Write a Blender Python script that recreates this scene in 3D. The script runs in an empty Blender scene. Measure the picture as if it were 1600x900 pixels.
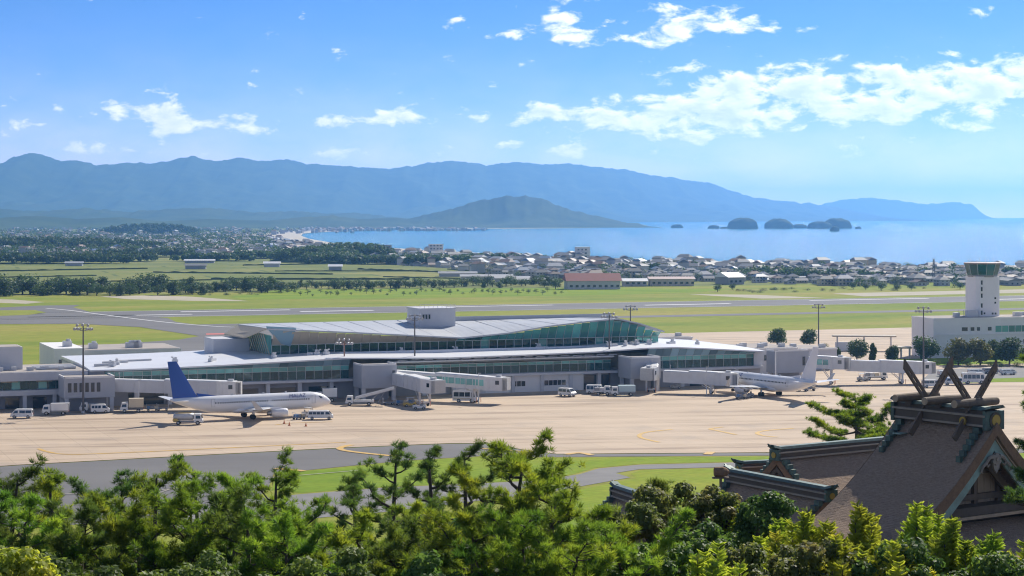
import bpy, bmesh, math, random
import numpy as np
from mathutils import Vector, Matrix, noise as mnoise

random.seed(7); rng = np.random.default_rng(7)
S = bpy.context.scene
COL = S.collection
PI = math.pi
rad = math.radians

# ------------------------------------------------------------------ camera
F, H, YH = 3111.0, 43.0, 336.5          # focal length in photo pixels, eye height, infinite horizon line
cam_d = bpy.data.cameras.new('camera'); cam = bpy.data.objects.new('camera', cam_d); COL.objects.link(cam)
cam.location = (0, 0, H); cam.rotation_euler = (PI/2, 0, 0)
cam_d.sensor_width = 36; cam_d.lens = 36*F/1600
cam_d.shift_y = -(450-YH)/1600
cam_d.clip_start = 0.5; cam_d.clip_end = 80000
S.camera = cam

# ------------------------------------------------------------------ sky, sun, exposure
SUN_AZ, SUN_EL = rad(28), rad(37)        # to the right of the view direction (+Y), backlit
sun_vec = Vector((math.sin(SUN_AZ)*math.cos(SUN_EL), math.cos(SUN_AZ)*math.cos(SUN_EL), math.sin(SUN_EL)))
sl = bpy.data.lights.new('sun', 'SUN'); sl.energy = 4.6; sl.angle = rad(0.5); sl.color = (1.0, 0.93, 0.82)
so = bpy.data.objects.new('sun', sl); COL.objects.link(so)
so.rotation_euler = (-sun_vec).to_track_quat('-Z', 'Y').to_euler(); so.location = (0, 0, 300)

W = bpy.data.worlds.new('World'); S.world = W; W.use_nodes = True
wt = W.node_tree; wn = wt.nodes; wn.clear()
def wnode(t, **kw):
    n = wn.new(t)
    for k, v in kw.items(): setattr(n, k, v)
    return n
def wmath(op, a, b=None, c=None, clamp=False):
    n = wn.new('ShaderNodeMath'); n.operation = op; n.use_clamp = clamp
    for i, v in enumerate((a, b, c)):
        if v is None: continue
        if isinstance(v, (int, float)): n.inputs[i].default_value = v
        else: wt.links.new(v, n.inputs[i])
    return n.outputs[0]
sky = wnode('ShaderNodeTexSky', sky_type='NISHITA', sun_disc=False)
sky.sun_elevation = SUN_EL; sky.sun_rotation = SUN_AZ; sky.altitude = 50; sky.air_density = 0.32; sky.dust_density = 0.03; sky.ozone_density = 10.0
tc = wnode('ShaderNodeTexCoord'); sep = wnode('ShaderNodeSeparateXYZ'); wt.links.new(tc.outputs['Generated'], sep.inputs[0])
dx, dy, dz = sep.outputs
az = wmath('ARCTAN2', dx, dy)                       # 0 = view direction, positive to the right
el = wmath('ARCSINE', dz)
def cloud_noise(ox, oy, scale=1.0, detail=7, rough=.58):
    v = wnode('ShaderNodeCombineXYZ')
    wt.links.new(wmath('MULTIPLY_ADD', az, 50*scale, ox), v.inputs[0])
    wt.links.new(wmath('MULTIPLY_ADD', el, 104*scale, oy), v.inputs[1])
    n = wnode('ShaderNodeTexNoise'); n.inputs['Scale'].default_value = 1.0; n.inputs['Detail'].default_value = detail; n.inputs['Roughness'].default_value = rough; n.inputs['Distortion'].default_value = .25
    wt.links.new(v.outputs[0], n.inputs['Vector']); return n.outputs[0]
azel = wnode('ShaderNodeCombineXYZ'); wt.links.new(az, azel.inputs[0]); wt.links.new(el, azel.inputs[1])
def blob(px, py, rx, ry, amp, acc):
    mp = wnode('ShaderNodeMapping'); k = F/2.05
    mp.inputs['Scale'].default_value = (k/rx, k/ry, 1); mp.inputs['Location'].default_value = (-math.atan((px-800)/F)*k/rx, -math.atan((YH-py)/F)*k/ry, 0)
    wt.links.new(azel.outputs[0], mp.inputs[0])
    g = wnode('ShaderNodeTexGradient', gradient_type='QUADRATIC_SPHERE'); wt.links.new(mp.outputs[0], g.inputs[0])
    return wmath('MULTIPLY_ADD', g.outputs[1], amp*1.38, acc)
BLOBS = [(880,28,58,28,.50),(905,57,58,14,.40),(1050,45,70,36,.46),(1150,36,55,22,.42),(1015,72,30,12,.24),(795,55,26,12,.24),(715,28,26,10,.2),
         (1078,108,16,16,.30),(1200,140,130,40,.54),(1370,148,125,40,.54),(1540,132,115,38,.58),(1680,140,130,50,.52),(1090,165,90,34,.46),(960,184,125,24,.44),(830,178,70,18,.36),
         (1130,190,70,14,.28),(1160,214,80,12,.28),(1075,214,40,12,.26),(1255,228,120,10,.14),(1500,200,60,10,.16),(920,156,34,8,.24),
         (200,172,60,17,.50),(310,194,115,19,.50),(85,175,24,8,.26),(60,198,44,9,.26),(5,170,22,12,.26),(620,182,88,20,.50),(510,192,34,11,.36),(715,200,30,9,.24),
         (900,232,120,15,.34),(795,226,30,9,.24),(240,238,170,13,.26),(560,243,130,11,.26),(1330,185,220,28,.20),(100,130,30,8,.08),(740,185,25,9,.16)]
mask = 0.0
for b in BLOBS: mask = blob(*b, mask)
mask = wmath('MINIMUM', mask, .58)
# broken cumulus goes on out of view, made higher and denser to add fill light
out = wmath('SUBTRACT', wmath('ABSOLUTE', az), math.atan(900/F)); out = wmath('MULTIPLY', out, 8, clamp=True)
lown = cloud_noise(3.1, 8.2, .22, 2, .5)
outm = wmath('MULTIPLY', wmath('MULTIPLY', out, wmath('MULTIPLY_ADD', wmath('SUBTRACT', lown, .45), 2.4, .13, clamp=True)), wmath('POWER', 2.718, wmath('MULTIPLY', wmath('ABSOLUTE', wmath('SUBTRACT', el, .25)), -1.1)))
mask = wmath('ADD', mask, outm)
n1 = cloud_noise(0, 0)
n2 = cloud_noise(.10, .24)                            # offset towards the sun: lit edge against shaded side
dens = wmath('ADD', wmath('MULTIPLY', wmath('SUBTRACT', n1, .5), 2.0), wmath('SUBTRACT', mask, .26))
dens2 = wmath('ADD', wmath('MULTIPLY', wmath('SUBTRACT', n2, .5), 2.0), wmath('SUBTRACT', mask, .26))
cov = wnode('ShaderNodeMapRange', interpolation_type='SMOOTHSTEP'); cov.inputs[1].default_value = -.01; cov.inputs[2].default_value = .31
wt.links.new(dens, cov.inputs[0])
shd = wmath('MULTIPLY', wmath('SUBTRACT', dens2, .06), 1.7, clamp=True)
ccol = wnode('ShaderNodeMix', data_type='RGBA'); wt.links.new(shd, ccol.inputs[0])
ccol.inputs[6].default_value = (10.6, 10.3, 9.9, 1); ccol.inputs[7].default_value = (6.2, 7.0, 8.2, 1)
cmix = wnode('ShaderNodeMix', data_type='RGBA')
veil = wmath('MULTIPLY', wmath('POWER', 2.718, wmath('MULTIPLY', wmath('MAXIMUM', el, 0.0), -40)), wmath('MULTIPLY_ADD', cloud_noise(5.3, 1.7, .5, 4, .55), .9, .50))   # thin distant cloud low over the horizon, all round
vmix = wnode('ShaderNodeMix', data_type='RGBA'); wt.links.new(wmath('MULTIPLY', veil, .95, clamp=True), vmix.inputs[0])
tint = wnode('ShaderNodeMix', data_type='RGBA', blend_type='MULTIPLY'); tint.inputs[0].default_value = 1; tint.inputs[7].default_value = (.62, .95, 1.0, 1)   # clear maritime blue, the whole sky alike
wt.links.new(sky.outputs[0], tint.inputs[6]); wt.links.new(tint.outputs[2], vmix.inputs[6]); vmix.inputs[7].default_value = (21.0, 15.0, 11.0, 1)
wt.links.new(wmath('MULTIPLY', cov.outputs[0], .95), cmix.inputs[0])
wt.links.new(vmix.outputs[2], cmix.inputs[6]); wt.links.new(ccol.outputs[2], cmix.inputs[7])
bg = wnode('ShaderNodeBackground'); bg.inputs[1].default_value = 0.110
W.cycles.sampling_method = 'MANUAL'; W.cycles.sample_map_resolution = 256
wt.links.new(cmix.outputs[2], bg.inputs[0])
wo = wnode('ShaderNodeOutputWorld'); wt.links.new(bg.outputs[0], wo.inputs[0])

S.view_settings.view_transform = 'Standard'; S.view_settings.look = 'None'; S.view_settings.gamma = 1; S.view_settings.use_curve_mapping = False
S.view_settings.exposure = 0.42
S.cycles.max_bounces = 6; S.cycles.transparent_max_bounces = 8; S.cycles.volume_bounces = 1
S.cycles.use_denoising = True; S.cycles.filter_width = 1.15
S.cycles.sample_clamp_indirect = 4; S.cycles.sample_clamp_direct = 0
S.cycles.caustics_reflective = False; S.cycles.caustics_refractive = False

# ------------------------------------------------------------------ placing helpers: a photo pixel -> a point in the place
def G(px, py, z=0.0):
    D = (H-z)*F/(py-YH); return ((px-800)*D/F, D, z)
def RAY(px, py, D): return ((px-800)*D/F, D, H-(py-YH)*D/F)
AX = rad(21.3); CU, SU = math.cos(AX), math.sin(AX)       # axis of runway and terminal
O0 = (-0.5, 482.0)                                         # on the terminal's apron front
def UV(u, v, z=0.0): return (O0[0]+u*CU-v*SU, O0[1]+u*SU+v*CU, z)
def toUV(x, y): a, b = x-O0[0], y-O0[1]; return (a*CU+b*SU, -a*SU+b*CU)
def WU(px, v):                                             # u where the sight line of column px meets the wall plane v
    t = (px-800)/F
    # x = t*y ; x=O0x+u*CU-v*SU ; y=O0y+u*SU+v*CU
    return (t*(O0[1]+v*CU) - O0[0] + v*SU)/(CU - t*SU)
def WZ(px, py, v):
    x, y, _ = UV(WU(px, v), v); return H-(py-YH)*y/F

# ------------------------------------------------------------------ mesh helpers
class MB:
    def __init__(s): s.v = []; s.f = []; s.m = []
    def add(s, vs, fs, m=0):
        o = len(s.v); s.v += [tuple(p) for p in vs]
        for f in fs: s.f.append(tuple(i+o for i in f)); s.m.append(m)
        return s
    def box(s, c, d, m=0, rz=0, M=None):
        x, y, z = d[0]/2, d[1]/2, d[2]/2
        vs = [(-x,-y,-z),(x,-y,-z),(x,y,-z),(-x,y,-z),(-x,-y,z),(x,-y,z),(x,y,z),(-x,y,z)]
        if rz: c_, s_ = math.cos(rz), math.sin(rz); vs = [(a*c_-b*s_, a*s_+b*c_, q) for a, b, q in vs]
        vs = [(a+c[0], b+c[1], q+c[2]) for a, b, q in vs]
        if M: vs = [tuple(M @ Vector(p)) for p in vs]
        return s.add(vs, [(0,3,2,1),(4,5,6,7),(0,1,5,4),(1,2,6,5),(2,3,7,6),(3,0,4,7)], m)
    def span(s, a, b, m=0): return s.box([(a[i]+b[i])/2 for i in range(3)], [abs(b[i]-a[i]) for i in range(3)], m)
    def prism(s, poly, z0, z1, m=0, mt=None):
        n = len(poly); vs = [(p[0], p[1], z0) for p in poly]+[(p[0], p[1], z1) for p in poly]
        s.add(vs, [tuple(range(n-1, -1, -1))]+[(i, (i+1) % n, n+(i+1) % n, n+i) for i in range(n)], m)
        s.add([(p[0], p[1], z1) for p in poly], [tuple(range(n))], m if mt is None else mt); return s
    def extr(s, prof, a, b, m=0, axis='x'):                # profile (p,q) extruded along an axis
        n = len(prof)
        def P(t, p, q): return (t, p, q) if axis == 'x' else ((p, t, q) if axis == 'y' else (p, q, t))
        vs = [P(a, *p) for p in prof]+[P(b, *p) for p in prof]
        fs = [tuple(range(n-1, -1, -1)), tuple(range(n, 2*n))]+[(i, (i+1) % n, n+(i+1) % n, n+i) for i in range(n)]
        return s.add(vs, fs, m)
    def tube(s, pts, rs, n=8, m=0, cap=True, sq=1.0):
        pts = [Vector(p) for p in pts]; k = len(pts)
        if isinstance(rs, (int, float)): rs = [rs]*k
        vs = []; up = None
        for i, p in enumerate(pts):
            t = (pts[min(i+1, k-1)]-pts[max(i-1, 0)]).normalized()
            if up is None:
                up = Vector((0, 0, 1)) if abs(t.z) < .9 else Vector((1, 0, 0))
            a = t.cross(up).normalized(); b = a.cross(t).normalized(); up = b
            for j in range(n):
                w = 2*PI*j/n; vs.append(tuple(p+a*(math.cos(w)*rs[i])+b*(math.sin(w)*rs[i]*sq)))
        fs = [(i*n+j, i*n+(j+1) % n, (i+1)*n+(j+1) % n, (i+1)*n+j) for i in range(k-1) for j in range(n)]
        if cap: fs += [tuple(range(n-1, -1, -1)), tuple(range((k-1)*n, k*n))]
        return s.add(vs, fs, m)
    def cyl(s, c, r, h, n=12, m=0, axis='z', r2=None):
        d = {'x': (1,0,0), 'y': (0,1,0), 'z': (0,0,1)}[axis]
        a = [c[i]-d[i]*h/2 for i in range(3)]; b = [c[i]+d[i]*h/2 for i in range(3)]
        return s.tube([a, b], [r, r if r2 is None else r2], n, m)
    def loft(s, rings, m=0, cap=True, closed=True):
        n = len(rings[0]); k = len(rings); vs = [p for r in rings for p in r]
        e = n if closed else n-1
        fs = [(i*n+j, i*n+(j+1) % n, (i+1)*n+(j+1) % n, (i+1)*n+j) for i in range(k-1) for j in range(e)]
        if cap and closed: fs += [tuple(range(n-1, -1, -1)), tuple(range((k-1)*n, k*n))]
        return s.add(vs, fs, m)
    def quad(s, a, b, c, d, m=0): return s.add([a, b, c, d], [(0,1,2,3)], m)
    def mesh(s, name, mats, smooth=False):
        me = bpy.data.meshes.new(name); me.from_pydata(s.v, [], s.f)
        for q in (mats if isinstance(mats, (list, tuple)) else [mats]): me.materials.append(q)
        if any(s.m): me.polygons.foreach_set('material_index', s.m)
        if smooth: me.polygons.foreach_set('use_smooth', [True]*len(s.f))
        me.update(); return me
    def build(s, name, mats, parent=None, smooth=False, fixn=False):
        me = s.mesh(name, mats, smooth)
        if fixn:
            bm = bmesh.new(); bm.from_mesh(me); bmesh.ops.recalc_face_normals(bm, faces=bm.faces); bm.to_mesh(me); bm.free()
        return link(name, me, parent)
def link(name, me, parent=None, loc=None, rz=None):
    o = bpy.data.objects.new(name, me); COL.objects.link(o)
    if parent: o.parent = parent
    if loc is not None: o.location = loc
    if rz is not None: o.rotation_euler = (0, 0, rz)
    return o
def tag(o, label=None, cat=None, group=None, kind=None):
    if label: o['label'] = label
    if cat: o['category'] = cat
    if group: o['group'] = group
    if kind: o['kind'] = kind
    return o
def thing(name, label, cat, loc=(0,0,0), rz=0, group=None):
    o = bpy.data.objects.new(name, None); COL.objects.link(o); o.location = loc; o.rotation_euler = (0, 0, rz)
    o.empty_display_size = .2
    return tag(o, label, cat, group)
def copy_tree(o, parent=None):
    c = o.copy(); COL.objects.link(c); c.parent = parent
    for ch in [x for x in o.children]: copy_tree(ch, c)
    return c
def raw_mesh(name, verts, tris, mats, mat_idx=None, smooth=False, quads=False):
    k = 4 if quads else 3
    verts = np.asarray(verts, np.float32); tris = np.asarray(tris, np.int32)
    me = bpy.data.meshes.new(name); me.vertices.add(len(verts)); me.vertices.foreach_set('co', verts.ravel())
    me.loops.add(tris.size); me.loops.foreach_set('vertex_index', tris.ravel())
    me.polygons.add(len(tris)); me.polygons.foreach_set('loop_start', np.arange(0, tris.size, k, dtype=np.int32))
    for q in (mats if isinstance(mats, (list, tuple)) else [mats]): me.materials.append(q)
    if mat_idx is not None: me.polygons.foreach_set('material_index', np.asarray(mat_idx, np.int32))
    me.update(calc_edges=True); me.polygons.foreach_set('use_smooth', [smooth]*len(tris))
    return me

# ------------------------------------------------------------------ materials
MATS = {}
def mat(name, col, rough=.6, metal=0, var=0, scale=1.0, col2=None, bump=0, bscale=None, spec=.5, detail=5, stretch=None, trans=0, obj_var=0):
    """principled surface; a noise mixes col with col2 (or a darker col) by 'var', bump gives fine relief"""
    if name in MATS: return MATS[name]
    m = bpy.data.materials.new(name); m.use_nodes = True; nt = m.node_tree; b = nt.nodes['Principled BSDF']
    b.inputs['Roughness'].default_value = rough; b.inputs['Metallic'].default_value = metal; b.inputs['Specular IOR Level'].default_value = spec
    c = (*col, 1); b.inputs['Base Color'].default_value = c
    csock = None
    if var or bump:
        t = nt.nodes.new('ShaderNodeTexCoord'); mp = nt.nodes.new('ShaderNodeMapping'); nt.links.new(t.outputs['Object'], mp.inputs[0])
        if stretch: mp.inputs['Scale'].default_value = stretch
        n = nt.nodes.new('ShaderNodeTexNoise'); n.inputs['Scale'].default_value = scale; n.inputs['Detail'].default_value = detail; n.inputs['Roughness'].default_value = .6
        nt.links.new(mp.outputs[0], n.inputs['Vector'])
    if var:
        c2 = (*(col2 or [q*.55 for q in col]), 1)
        r = nt.nodes.new('ShaderNodeMapRange'); r.inputs[1].default_value = .32; r.inputs[2].default_value = .68; r.inputs[4].default_value = var
        nt.links.new(n.outputs[0], r.inputs[0])
        x = nt.nodes.new('ShaderNodeMix'); x.data_type = 'RGBA'; nt.links.new(r.outputs[0], x.inputs[0]); x.inputs[6].default_value = c; x.inputs[7].default_value = c2
        csock = x.outputs[2]
    if obj_var:
        oi = nt.nodes.new('ShaderNodeObjectInfo'); hs = nt.nodes.new('ShaderNodeHueSaturation')
        r2 = nt.nodes.new('ShaderNodeMapRange'); r2.inputs[3].default_value = 1-obj_var; r2.inputs[4].default_value = 1+obj_var
        nt.links.new(oi.outputs['Random'], r2.inputs[0]); nt.links.new(r2.outputs[0], hs.inputs['Value'])
        if csock: nt.links.new(csock, hs.inputs['Color'])
        else: hs.inputs['Color'].default_value = c
        csock = hs.outputs[0]
    if csock: nt.links.new(csock, b.inputs['Base Color'])
    if bump:
        bn = nt.nodes.new('ShaderNodeBump'); bn.inputs['Strength'].default_value = min(1, bump); bn.inputs['Distance'].default_value = .05*max(1, bump)
        if bscale:
            n = nt.nodes.new('ShaderNodeTexNoise'); n.inputs['Scale'].default_value = bscale; n.inputs['Detail'].default_value = 4; nt.links.new(mp.outputs[0], n.inputs['Vector'])
        nt.links.new(n.outputs[0], bn.inputs['Height']); nt.links.new(bn.outputs[0], b.inputs['Normal'])
    if trans:
        tr = nt.nodes.new('ShaderNodeBsdfTranslucent'); mx = nt.nodes.new('ShaderNodeMixShader'); mx.inputs[0].default_value = trans
        if csock:
            g = nt.nodes.new('ShaderNodeHueSaturation'); g.inputs['Value'].default_value = 1.7; g.inputs['Saturation'].default_value = 1.15; g.inputs['Hue'].default_value = .485
            nt.links.new(csock, g.inputs['Color']); nt.links.new(g.outputs[0], tr.inputs[0])
        else: tr.inputs[0].default_value = (min(1, col[0]*2.0), min(1, col[1]*1.7), col[2]*1.0, 1)
        nt.links.new(b.outputs[0], mx.inputs[1]); nt.links.new(tr.outputs[0], mx.inputs[2])
        nt.links.new(mx.outputs[0], nt.nodes['Material Output'].inputs[0])
    MATS[name] = m; return m
# ================================================================== LAND, SEA, MOUNTAINS
def nodes_of(m): return m.node_tree.nodes, m.node_tree.links
# --- fields: patchwork of paddies and plots in the ground's own colours
def field_material():
    m = mat('fields', (.13,.19,.05), rough=.95, spec=.1); n, l = nodes_of(m); b = n['Principled BSDF']
    t = n.new('ShaderNodeTexCoord'); mp = n.new('ShaderNodeMapping'); mp.inputs['Rotation'].default_value = (0,0,rad(-16)); l.new(t.outputs['Object'], mp.inputs[0])
    br = n.new('ShaderNodeTexBrick'); br.inputs['Scale'].default_value = 1; br.inputs['Brick Width'].default_value = 120; br.inputs['Row Height'].default_value = 46
    br.inputs['Mortar Size'].default_value = 1.6; br.inputs['Color1'].default_value = (.17,.21,.05,1); br.inputs['Color2'].default_value = (.30,.28,.085,1); br.inputs['Mortar'].default_value = (.10,.14,.04,1); br.inputs['Bias'].default_value = -.1
    l.new(mp.outputs[0], br.inputs[0])
    ns = n.new('ShaderNodeTexNoise'); ns.inputs['Scale'].default_value = .011; ns.inputs['Detail'].default_value = 6; l.new(mp.outputs[0], ns.inputs['Vector'])
    r = n.new('ShaderNodeMapRange'); r.inputs[1].default_value = .42; r.inputs[2].default_value = .62; l.new(ns.outputs[0], r.inputs[0])
    x = n.new('ShaderNodeMix'); x.data_type = 'RGBA'; l.new(r.outputs[0], x.inputs[0]); l.new(br.outputs[0], x.inputs[6]); x.inputs[7].default_value = (.16,.19,.055,1)
    l.new(x.outputs[2], b.inputs['Base Color']); return m
def grass_material(name, c1, c2, c3, s):
    m = mat(name, c1, rough=.95, spec=.1); n, l = nodes_of(m); b = n['Principled BSDF']
    t = n.new('ShaderNodeTexCoord'); mp = n.new('ShaderNodeMapping'); mp.inputs['Rotation'].default_value = (0,0,-AX); l.new(t.outputs['Object'], mp.inputs[0])
    mp2 = n.new('ShaderNodeMapping'); mp2.inputs['Scale'].default_value = (.35,1,1); l.new(mp.outputs[0], mp2.inputs[0])
    a = n.new('ShaderNodeTexNoise'); a.inputs['Scale'].default_value = s; a.inputs['Detail'].default_value = 8; a.inputs['Roughness'].default_value = .65; l.new(mp2.outputs[0], a.inputs['Vector'])
    r = n.new('ShaderNodeValToRGB'); e = r.color_ramp.elements; e[0].position = .34; e[0].color = (*c1,1); e[1].position = .66; e[1].color = (*c3,1); k = e.new(.5); k.color = (*c2,1)
    l.new(a.outputs[0], r.inputs[0])
    a2 = n.new('ShaderNodeTexNoise'); a2.inputs['Scale'].default_value = s*30; a2.inputs['Detail'].default_value = 5; l.new(mp2.outputs[0], a2.inputs['Vector'])
    hs = n.new('ShaderNodeHueSaturation'); rr = n.new('ShaderNodeMapRange'); rr.inputs[3].default_value = .6; rr.inputs[4].default_value = 1.4; l.new(a2.outputs[0], rr.inputs[0]); l.new(rr.outputs[0], hs.inputs['Value'])
    l.new(r.outputs[0], hs.inputs['Color']); l.new(hs.outputs[0], b.inputs['Base Color'])
    return m
M_field = field_material()
M_grass = grass_material('airfield_grass', (.16,.23,.022), (.24,.27,.035), (.33,.29,.07), .018)
M_lawn = grass_material('lawn_grass', (.15,.245,.015), (.20,.285,.018), (.27,.30,.03), .05)
M_forest = mat('far_forest', (.040,.070,.030), rough=.95, spec=.05, var=.9, scale=.006, col2=(.085,.115,.040), bump=1.0, bscale=.02)
M_sand = mat('beach_sand', (.52,.46,.36), rough=.95, var=.5, scale=.02, col2=(.5,.45,.36))

coast = [(1760,425),(1600,421),(1450,417.5),(1300,414.5),(1100,411),(900,405),(760,398),(640,391.5),(560,386.5),(500,380),(468,374),(450,369.5),(455,366),(485,363.6),(540,361.2),(620,359.2),(700,358.4),(800,358),(900,357.3),(985,355.8),(1012,353.5),(1000,351),(930,349),(960,347.5),(1100,346),(1280,344.6),(1400,343)]
cp = [G(px, py-1.0)[:2] for px, py in coast]
land = [(-6000,-500),(1500,-500),(1500,900)]+cp+[(6500,31000),(-13500,31000),(-13500,3000)]
o = MB().add([(x,y,0) for x,y in land], [tuple(range(len(land)))]).build('ground', M_field); tag(o, kind='structure')
# beach: a strip of sand along the water
bi = [i for i in range(1, 19)]
ci = [Vector(cp[i]) for i in bi]
mb = MB(); L = []; Rr = []
for k, p in enumerate(ci):
    t = (ci[min(k+1,len(ci)-1)]-ci[max(k-1,0)]).normalized(); nrm = Vector((-t.y, t.x))
    w = 26 if k < 5 else (70 if k < 10 else 110)
    L.append((*(p+nrm*w*1.0), .05)); Rr.append((*(p-nrm*w*.25), .05))
mb.loft([[a, b] for a, b in zip(L, Rr)], closed=False, cap=False)
o = mb.build('beach', M_sand); tag(o, kind='structure')
# sea
def sea_material():
    m = mat('sea_water', (.010,.075,.13), rough=.13, spec=.5); n, l = nodes_of(m); b = n['Principled BSDF']
    t = n.new('ShaderNodeTexCoord'); mp = n.new('ShaderNodeMapping'); mp.inputs['Scale'].default_value = (1,.3,1); l.new(t.outputs['Object'], mp.inputs[0])
    big = n.new('ShaderNodeTexNoise'); big.inputs['Scale'].default_value = .0012; big.inputs['Detail'].default_value = 4; l.new(mp.outputs[0], big.inputs['Vector'])
    x = n.new('ShaderNodeMix'); x.data_type = 'RGBA'; l.new(big.outputs[0], x.inputs[0]); x.inputs[6].default_value = (.010,.30,.39,1); x.inputs[7].default_value = (.008,.20,.33,1)
    l.new(x.outputs[2], b.inputs['Base Color'])
    a = n.new('ShaderNodeTexNoise'); a.inputs['Scale'].default_value = .14; a.inputs['Detail'].default_value = 5; a.inputs['Roughness'].default_value = .7; l.new(mp.outputs[0], a.inputs['Vector'])
    bp = n.new('ShaderNodeBump'); bp.inputs['Strength'].default_value = 1; bp.inputs['Distance'].default_value = 6.8; l.new(a.outputs[0], bp.inputs['Height']); l.new(bp.outputs[0], b.inputs['Normal'])
    return m
M_sea = sea_material()
o = MB().quad((-13500,900,-.6),(15500,900,-.6),(15500,33000,-.6),(-13500,33000,-.6)).build('sea', M_sea); tag(o, kind='structure')

# --- mountains: a ridge line with spurs and valleys running down to both sides
def ridge_mesh(name, prof, Dc, depth, step=4, nt=40, rough=.30, wl=420., label=None, base=0, seed=0, m=None):
    pxs = np.arange(prof[0][0], prof[-1][0]+.1, step)
    pys = np.interp(pxs, [p[0] for p in prof], [p[1] for p in prof])
    if rough > 0:
        for i, px in enumerate(pxs): pys[i] += 2.4*mnoise.fractal(Vector((px*.07, seed, 0)), .8, 2.1, 5)*(1 if abs(YH+5-pys[i]) > 4 else 0)
    ts = np.linspace(-1, 1, nt); vs = []
    for i, px in enumerate(pxs):
        D0 = np.interp(px, [d[0] for d in Dc], [d[1] for d in Dc]); zr = max(0., H-(pys[i]-YH)*D0/F)
        x = (px-800)/F*D0
        for t in ts:
            y = D0+t*depth
            a = 1-abs(t); prof_t = a**1.15
            nn = mnoise.ridged_multi_fractal(Vector((x/wl*1.5, y/(wl*2.2), seed)), 1.0, 2.1, 5, .9, 2.0)/2.2
            cut = rough*(1-nn)*min(1, abs(t)*2.2)
            z = zr*prof_t*(1-cut)+base
            vs.append((x, y, z-1.5*(abs(t) > .985)))
    n = len(ts); k = len(pxs)
    ii, jj = np.meshgrid(np.arange(k-1), np.arange(n-1), indexing='ij'); q = (ii*n+jj).ravel()
    me = raw_mesh(name, vs, np.stack([q, q+n, q+n+1, q+1], 1), m or M_forest, quads=True, smooth=True)
    o = link(name, me); tag(o, kind='structure'); return o
prof_main = [(-260,270),(-120,262),(-40,258),(0,254),(25,243),(50,236),(70,240),(95,250),(120,248),(150,256),(200,252),(240,253),(275,247),(300,241),(320,247),(345,249),(378,242.5),(405,249),(450,246),(480,253),(520,256),(560,259),(610,261),(640,258),(670,251),(705,248.5),(740,252),(760,256),(790,252),(820,251),(850,255),(890,253),(930,259),(980,263),(1010,271),(1050,276),(1080,281),(1110,284),(1140,296),(1170,306),(1210,312),(1260,317),(1300,322),(1340,330),(1380,340)]
ridge_mesh('mountain_range', prof_main, [(-260,13000),(600,15000),(1000,16500),(1400,19000)], 3400, step=4, nt=80, rough=.85, wl=900, seed=1)
prof_cape = [(1180,338),(1240,325),(1290,317),(1320,309.5),(1350,307),(1390,309),(1420,315),(1450,318),(1490,314.5),(1515,317),(1522,322),(1530,331),(1535,341)]
ridge_mesh('headland', prof_cape, [(1180,20000),(1546,24000)], 900, step=4, nt=30, rough=.4, wl=1300, seed=5)
prof_foot = [(-200,327),(-100,322),(0,325),(60,329),(130,324),(200,330),(270,325),(330,323),(400,331),(460,328),(520,333),(560,331),(600,337),(640,341)]
ridge_mesh('foothills', prof_foot, [(-200,8600),(640,9600)], 1200, step=4, nt=30, rough=.6, wl=600, seed=9)
prof_foot2 = [(-200,344),(0,339),(60,336),(120,341),(190,338),(250,345),(330,341),(420,344),(480,337),(520,335.5),(560,341),(620,339),(680,348),(700,352)]
ridge_mesh('low_hills', prof_foot2, [(-200,6300),(700,7400)], 600, step=4, nt=24, rough=.5, wl=350, seed=12)
prof_hill = [(560,357),(600,349),(640,341),(690,329),(720,321),(750,311),(785,305.5),(820,304),(845,308),(870,319),(900,330),(930,336),(955,342),(980,348),(1000,350),(1018,354)]
ridge_mesh('coastal_hill', prof_hill, [(560,7300),(1018,7700)], 620, step=3, nt=60, rough=.75, wl=300, seed=15)
# islands in the bay
def island(px0, px1, pt, py, seed):
    D = (H+.6)*F/(py-YH); w = (px1-px0)/F*D/2; cx = ((px0+px1)/2-800)/F*D; hgt = H-(pt-YH)*D/F+.6
    vs = []; n = 36; k = 12
    for i in range(k+1):
        a = i/k
        for j in range(n):
            th = 2*PI*j/n; rr = math.sin(a*PI/2)**.85; zz = math.cos(a*PI/2)**.75
            q = 1+.18*mnoise.noise(Vector((math.cos(th)*1.5+seed, math.sin(th)*1.5, a*2)))
            vs.append((cx+w*rr*math.cos(th)*q, D+w*.8*rr*math.sin(th)*q, -.7+hgt*zz*(1+.12*mnoise.noise(Vector((th*1.5, a*5, seed)))*(a > 0))))
    MBi = MB().loft([vs[i*n:(i+1)*n] for i in range(k+1)], cap=False)
    o = MBi.build('island', M_forest, smooth=True); tag(o, kind='structure')
for a in ((1137,1186,340.5,357.6,1),(1194,1238,342,357,2),(1236,1262,350,356.6,3),(1262,1300,346,357,7),(1284,1330,341.5,356.8,4),(1297,1312,353.8,361.4,5),(1106,1124,351.8,357.2,6),(1048,1068,350.5,356,8),(1336,1346,354,357.4,9),(1125,1140,354.5,357.2,10)): island(*a)

# --- haze: the air between here and the mountains
hz = MB().span((-14000,-600,-2.5),(16000,33600,490)).build('haze', mat('haze_air', (1,1,1))); tag(hz, kind='stuff')
m = MATS['haze_air']; n, l = nodes_of(m); n.remove(n['Principled BSDF'])
pv = n.new('ShaderNodeVolumePrincipled'); pv.inputs['Color'].default_value = (.21,.50,1.0,1); pv.inputs['Density'].default_value = 6.8e-5; pv.inputs['Anisotropy'].default_value = .56
for k in ('Density Attribute','Temperature Attribute','Color Attribute'): pv.inputs[k].default_value = ''
l.new(pv.outputs[0], n['Material Output'].inputs['Volume'])
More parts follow.
